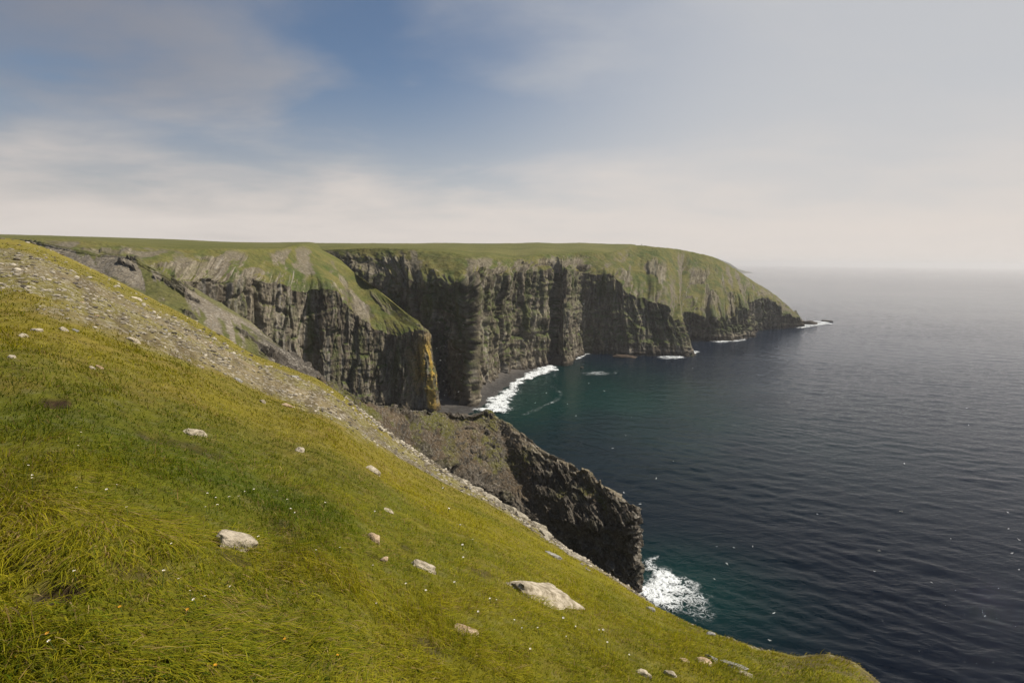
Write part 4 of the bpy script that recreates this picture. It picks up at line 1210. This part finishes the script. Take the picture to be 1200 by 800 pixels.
bird("white seabird with dark wingtips flying high over the dark open water", 1056, 599, 95, 1.7, 1, rz=2.9, bank=0.5)
bird("tan tinged seabird gliding over dark water below the dark tipped one", 1030, 645, 105, 1.6, 3, rz=-0.5, bank=-0.6)
COVE = [(515, 378), (519, 372), (526, 390), (512, 408), (516, 407), (522, 406), (539, 415), (540, 409), (546, 383), (543, 381), (516, 422), (520, 446), (541, 445), (515, 459), (523, 457), (537, 459), (521, 463), (517, 468), (530, 368), (549, 372), (555, 352),
        (562, 345), (572, 390), (585, 340), (563, 410), (590, 370), (601, 362), (613, 399), (621, 373), (632, 355), (640, 366), (652, 388), (660, 345), (686, 371), (695, 388), (698, 363), (684, 356), (604, 385), (596, 402), (578, 376), (627, 410), (560, 395), (571, 352), (638, 400)]
for i, (px, py) in enumerate(COVE):
    bird("small white seabird wheeling in front of the shaded cove cliffs", px, py, 318 if px < 545 else 350 + 40 * random.random(), random.uniform(1.3, 1.9), i % 4, "seabirds in front of the cove cliffs")
WATER = [(627, 472), (675, 487), (665, 473), (740, 489), (708, 458), (690, 449), (812, 431), (806, 400), (733, 510), (789, 540), (769, 560), (731, 577), (752, 622), (840, 640), (860, 641), (907, 718), (902, 750), (837, 678), (852, 660),
         (1025, 669), (1114, 631), (1181, 600), (1182, 619), (1194, 632), (1186, 648), (1194, 667), (1092, 682), (1060, 543), (1135, 498), (1133, 478), (750, 590), (958, 602), (882, 640), (718, 525), (640, 520 - 60)]
for i, (px, py) in enumerate(WATER):
    Ymax = at_z(px, py, 0)[1]
    bird("small white seabird flying low over the dark sea", px, py, min(Ymax * 0.86, 300), random.uniform(1.2, 1.7) * (0.9 if Ymax > 200 else 0.7), i % 4, "seabirds over the open sea")

# tiny cairn on the skyline
o = add_obj("cairn", rock_mesh(801, 3, 10, 0, 0.1, RM_GREY)); o.location = at_y(752, 286.5, 690); o.scale = (0.6, 0.6, 0.8)
tag(o, "tiny dark cairn on the skyline of the far headland", "cairn")

# ------------------------------------------------------------------ haze
bm = bmesh.new(); bmesh.ops.create_cube(bm, size=1)
for v in bm.verts:
    v.co = (v.co.x * 66000, v.co.y * 66000, -5 if v.co.z < 0 else 190)
me = bpy.data.meshes.new("haze"); bm.to_mesh(me); bm.free()
mh, nt, N, Lk = new_mat("haze_air")
out = N.new('ShaderNodeOutputMaterial'); pv = N.new('ShaderNodeVolumePrincipled')
pv.inputs['Color'].default_value = (0.93, 0.92, 0.92, 1); pv.inputs['Density'].default_value = 0.00009; pv.inputs['Anisotropy'].default_value = 0.2
Lk.new(pv.outputs[0], out.inputs['Volume'])
me.materials.append(mh)
o = add_obj("haze", me); tag(o, kind='stuff'); tag(o, "thin pale sea haze veiling the horizon", "haze")

# ------------------------------------------------------------------ light
SUN_AZ, SUN_EL = math.radians(76), math.radians(49)       # azimuth to the right of straight ahead
sd = Vector((math.sin(SUN_AZ) * math.cos(SUN_EL), math.cos(SUN_AZ) * math.cos(SUN_EL), math.sin(SUN_EL)))
sun = bpy.data.lights.new("sun", 'SUN'); sun.energy = 4.8; sun.angle = math.radians(0.55); sun.color = (1.0, 0.93, 0.82)
so = bpy.data.objects.new("sun", sun); COLL.objects.link(so)
so.rotation_euler = (-sd).to_track_quat('-Z', 'Y').to_euler()

w = bpy.data.worlds.new("World"); scene.world = w; w.use_nodes = True
nt = w.node_tree; N = nt.nodes; Lk = nt.links; N.clear()
out = N.new('ShaderNodeOutputWorld')
sky = N.new('ShaderNodeTexSky'); sky.sky_type = 'NISHITA'; sky.sun_disc = False
sky.sun_elevation = SUN_EL; sky.sun_rotation = SUN_AZ; sky.altitude = 100; sky.air_density = 1.0; sky.dust_density = 0.6; sky.ozone_density = 1.5
bg = N.new('ShaderNodeBackground'); bg.inputs['Strength'].default_value = 0.068; Lk.new(sky.outputs[0], bg.inputs['Color'])
bc = N.new('ShaderNodeBackground'); bc.inputs['Strength'].default_value = 1.0
tc = N.new('ShaderNodeTexCoord'); sx = N.new('ShaderNodeSeparateXYZ'); Lk.new(tc.outputs['Generated'], sx.inputs[0])


def math_node(op, a, b=None, c=None):
    n = N.new('ShaderNodeMath'); n.operation = op
    for i, v in enumerate((a, b, c)):
        if v is None: continue
        if isinstance(v, (int, float)): n.inputs[i].default_value = v
        else: Lk.new(v, n.inputs[i])
    return n.outputs[0]


def smooth(x, a, b, lo=0.0, hi=1.0):
    n = N.new('ShaderNodeMapRange'); n.interpolation_type = 'SMOOTHSTEP'
    Lk.new(x, n.inputs[0])
    for i, v in zip((1, 2, 3, 4), (a, b, lo, hi)): n.inputs[i].default_value = v
    return n.outputs[0]


zc = math_node('MAXIMUM', sx.outputs[2], 0.0)
den = math_node('ADD', zc, 0.16)
cx = math_node('DIVIDE', sx.outputs[0], den); cy = math_node('DIVIDE', sx.outputs[1], den)
cb = N.new('ShaderNodeCombineXYZ'); Lk.new(cx, cb.inputs[0]); Lk.new(cy, cb.inputs[1])
cn = N.new('ShaderNodeTexNoise'); cn.inputs['Scale'].default_value = 1.25; cn.inputs['Detail'].default_value = 8; cn.inputs['Roughness'].default_value = 0.55; cn.inputs['Distortion'].default_value = 0.25
mpw = N.new('ShaderNodeMapping'); mpw.inputs['Location'].default_value = (5.3, 2.2, 0); mpw.inputs['Scale'].default_value = (0.8, 1.0, 1); Lk.new(cb.outputs[0], mpw.inputs['Vector']); Lk.new(mpw.outputs[0], cn.inputs['Vector'])
cn2 = N.new('ShaderNodeTexNoise'); cn2.inputs['Scale'].default_value = 0.6; cn2.inputs['Detail'].default_value = 5; Lk.new(cb.outputs[0], cn2.inputs['Vector'])
leftness = smooth(sx.outputs[0], -0.2, -0.65, 0.0, 0.085)
m1 = smooth(math_node('ADD', math_node('ADD', math_node('MULTIPLY', cn.outputs['Fac'], 0.6), math_node('MULTIPLY', cn2.outputs['Fac'], 0.4)), leftness), 0.44, 0.68, 0.0, 0.72)
hz = smooth(sx.outputs[2], 0.34, 0.06)                       # low bank of mist
hzn = math_node('MULTIPLY_ADD', cn.outputs['Fac'], 0.22, math_node('SUBTRACT', 0.0, sx.outputs[2]))
hz2 = smooth(hzn, -0.19, 0.05)
sunward = math_node('ADD', math_node('MULTIPLY', sx.outputs[0], 0.88), math_node('MULTIPLY', sx.outputs[1], 0.47))
veil = smooth(sunward, 0.22, 0.85, 0.0, 0.88)
mm = math_node('MAXIMUM', m1, hz2)
mm = math_node('MAXIMUM', mm, math_node('MULTIPLY', hz, 0.75))
clear = smooth(sx.outputs[2], 0.40, 0.68, 1.0, 0.12)           # thins mist and cloud overhead, out of view, to darken sea and ambient light
veil = math_node('MULTIPLY', veil, clear); mm = math_node('MULTIPLY', mm, clear)
inv = math_node('MULTIPLY', math_node('SUBTRACT', 1.0, mm), math_node('SUBTRACT', 1.0, veil))
mask = math_node('SUBTRACT', 1.0, inv)
# cloud colour: greyer away from the sun and higher, creamier low
cc1 = N.new('ShaderNodeMix'); cc1.data_type = 'RGBA'; Lk.new(smooth(sunward, -0.3, 0.75), cc1.inputs[0])
cc1.inputs[6].default_value = (0.225, 0.22, 0.235, 1); cc1.inputs[7].default_value = (0.47, 0.47, 0.475, 1)
cc2 = N.new('ShaderNodeMix'); cc2.data_type = 'RGBA'; Lk.new(smooth(hzn, -0.16, 0.10), cc2.inputs[0]); Lk.new(cc1.outputs[2], cc2.inputs[6])
cc2.inputs[7].default_value = (0.60, 0.55, 0.51, 1)
Lk.new(cc2.outputs[2], bc.inputs['Color'])
mxs = N.new('ShaderNodeMixShader'); Lk.new(mask, mxs.inputs[0]); Lk.new(bg.outputs[0], mxs.inputs[1]); Lk.new(bc.outputs[0], mxs.inputs[2]); Lk.new(mxs.outputs[0], out.inputs[0])

# ------------------------------------------------------------------ render settings
scene.render.engine = 'CYCLES'
scene.cycles.use_denoising = True
scene.cycles.max_bounces = 6
scene.cycles.diffuse_bounces = 3
scene.cycles.glossy_bounces = 3
scene.cycles.transparent_max_bounces = 12
scene.cycles.volume_bounces = 0
scene.cycles.sample_clamp_indirect = 6
scene.view_settings.view_transform = 'Standard'
scene.view_settings.look = 'None'
scene.view_settings.exposure = 0.3
scene.view_settings.gamma = 1.0
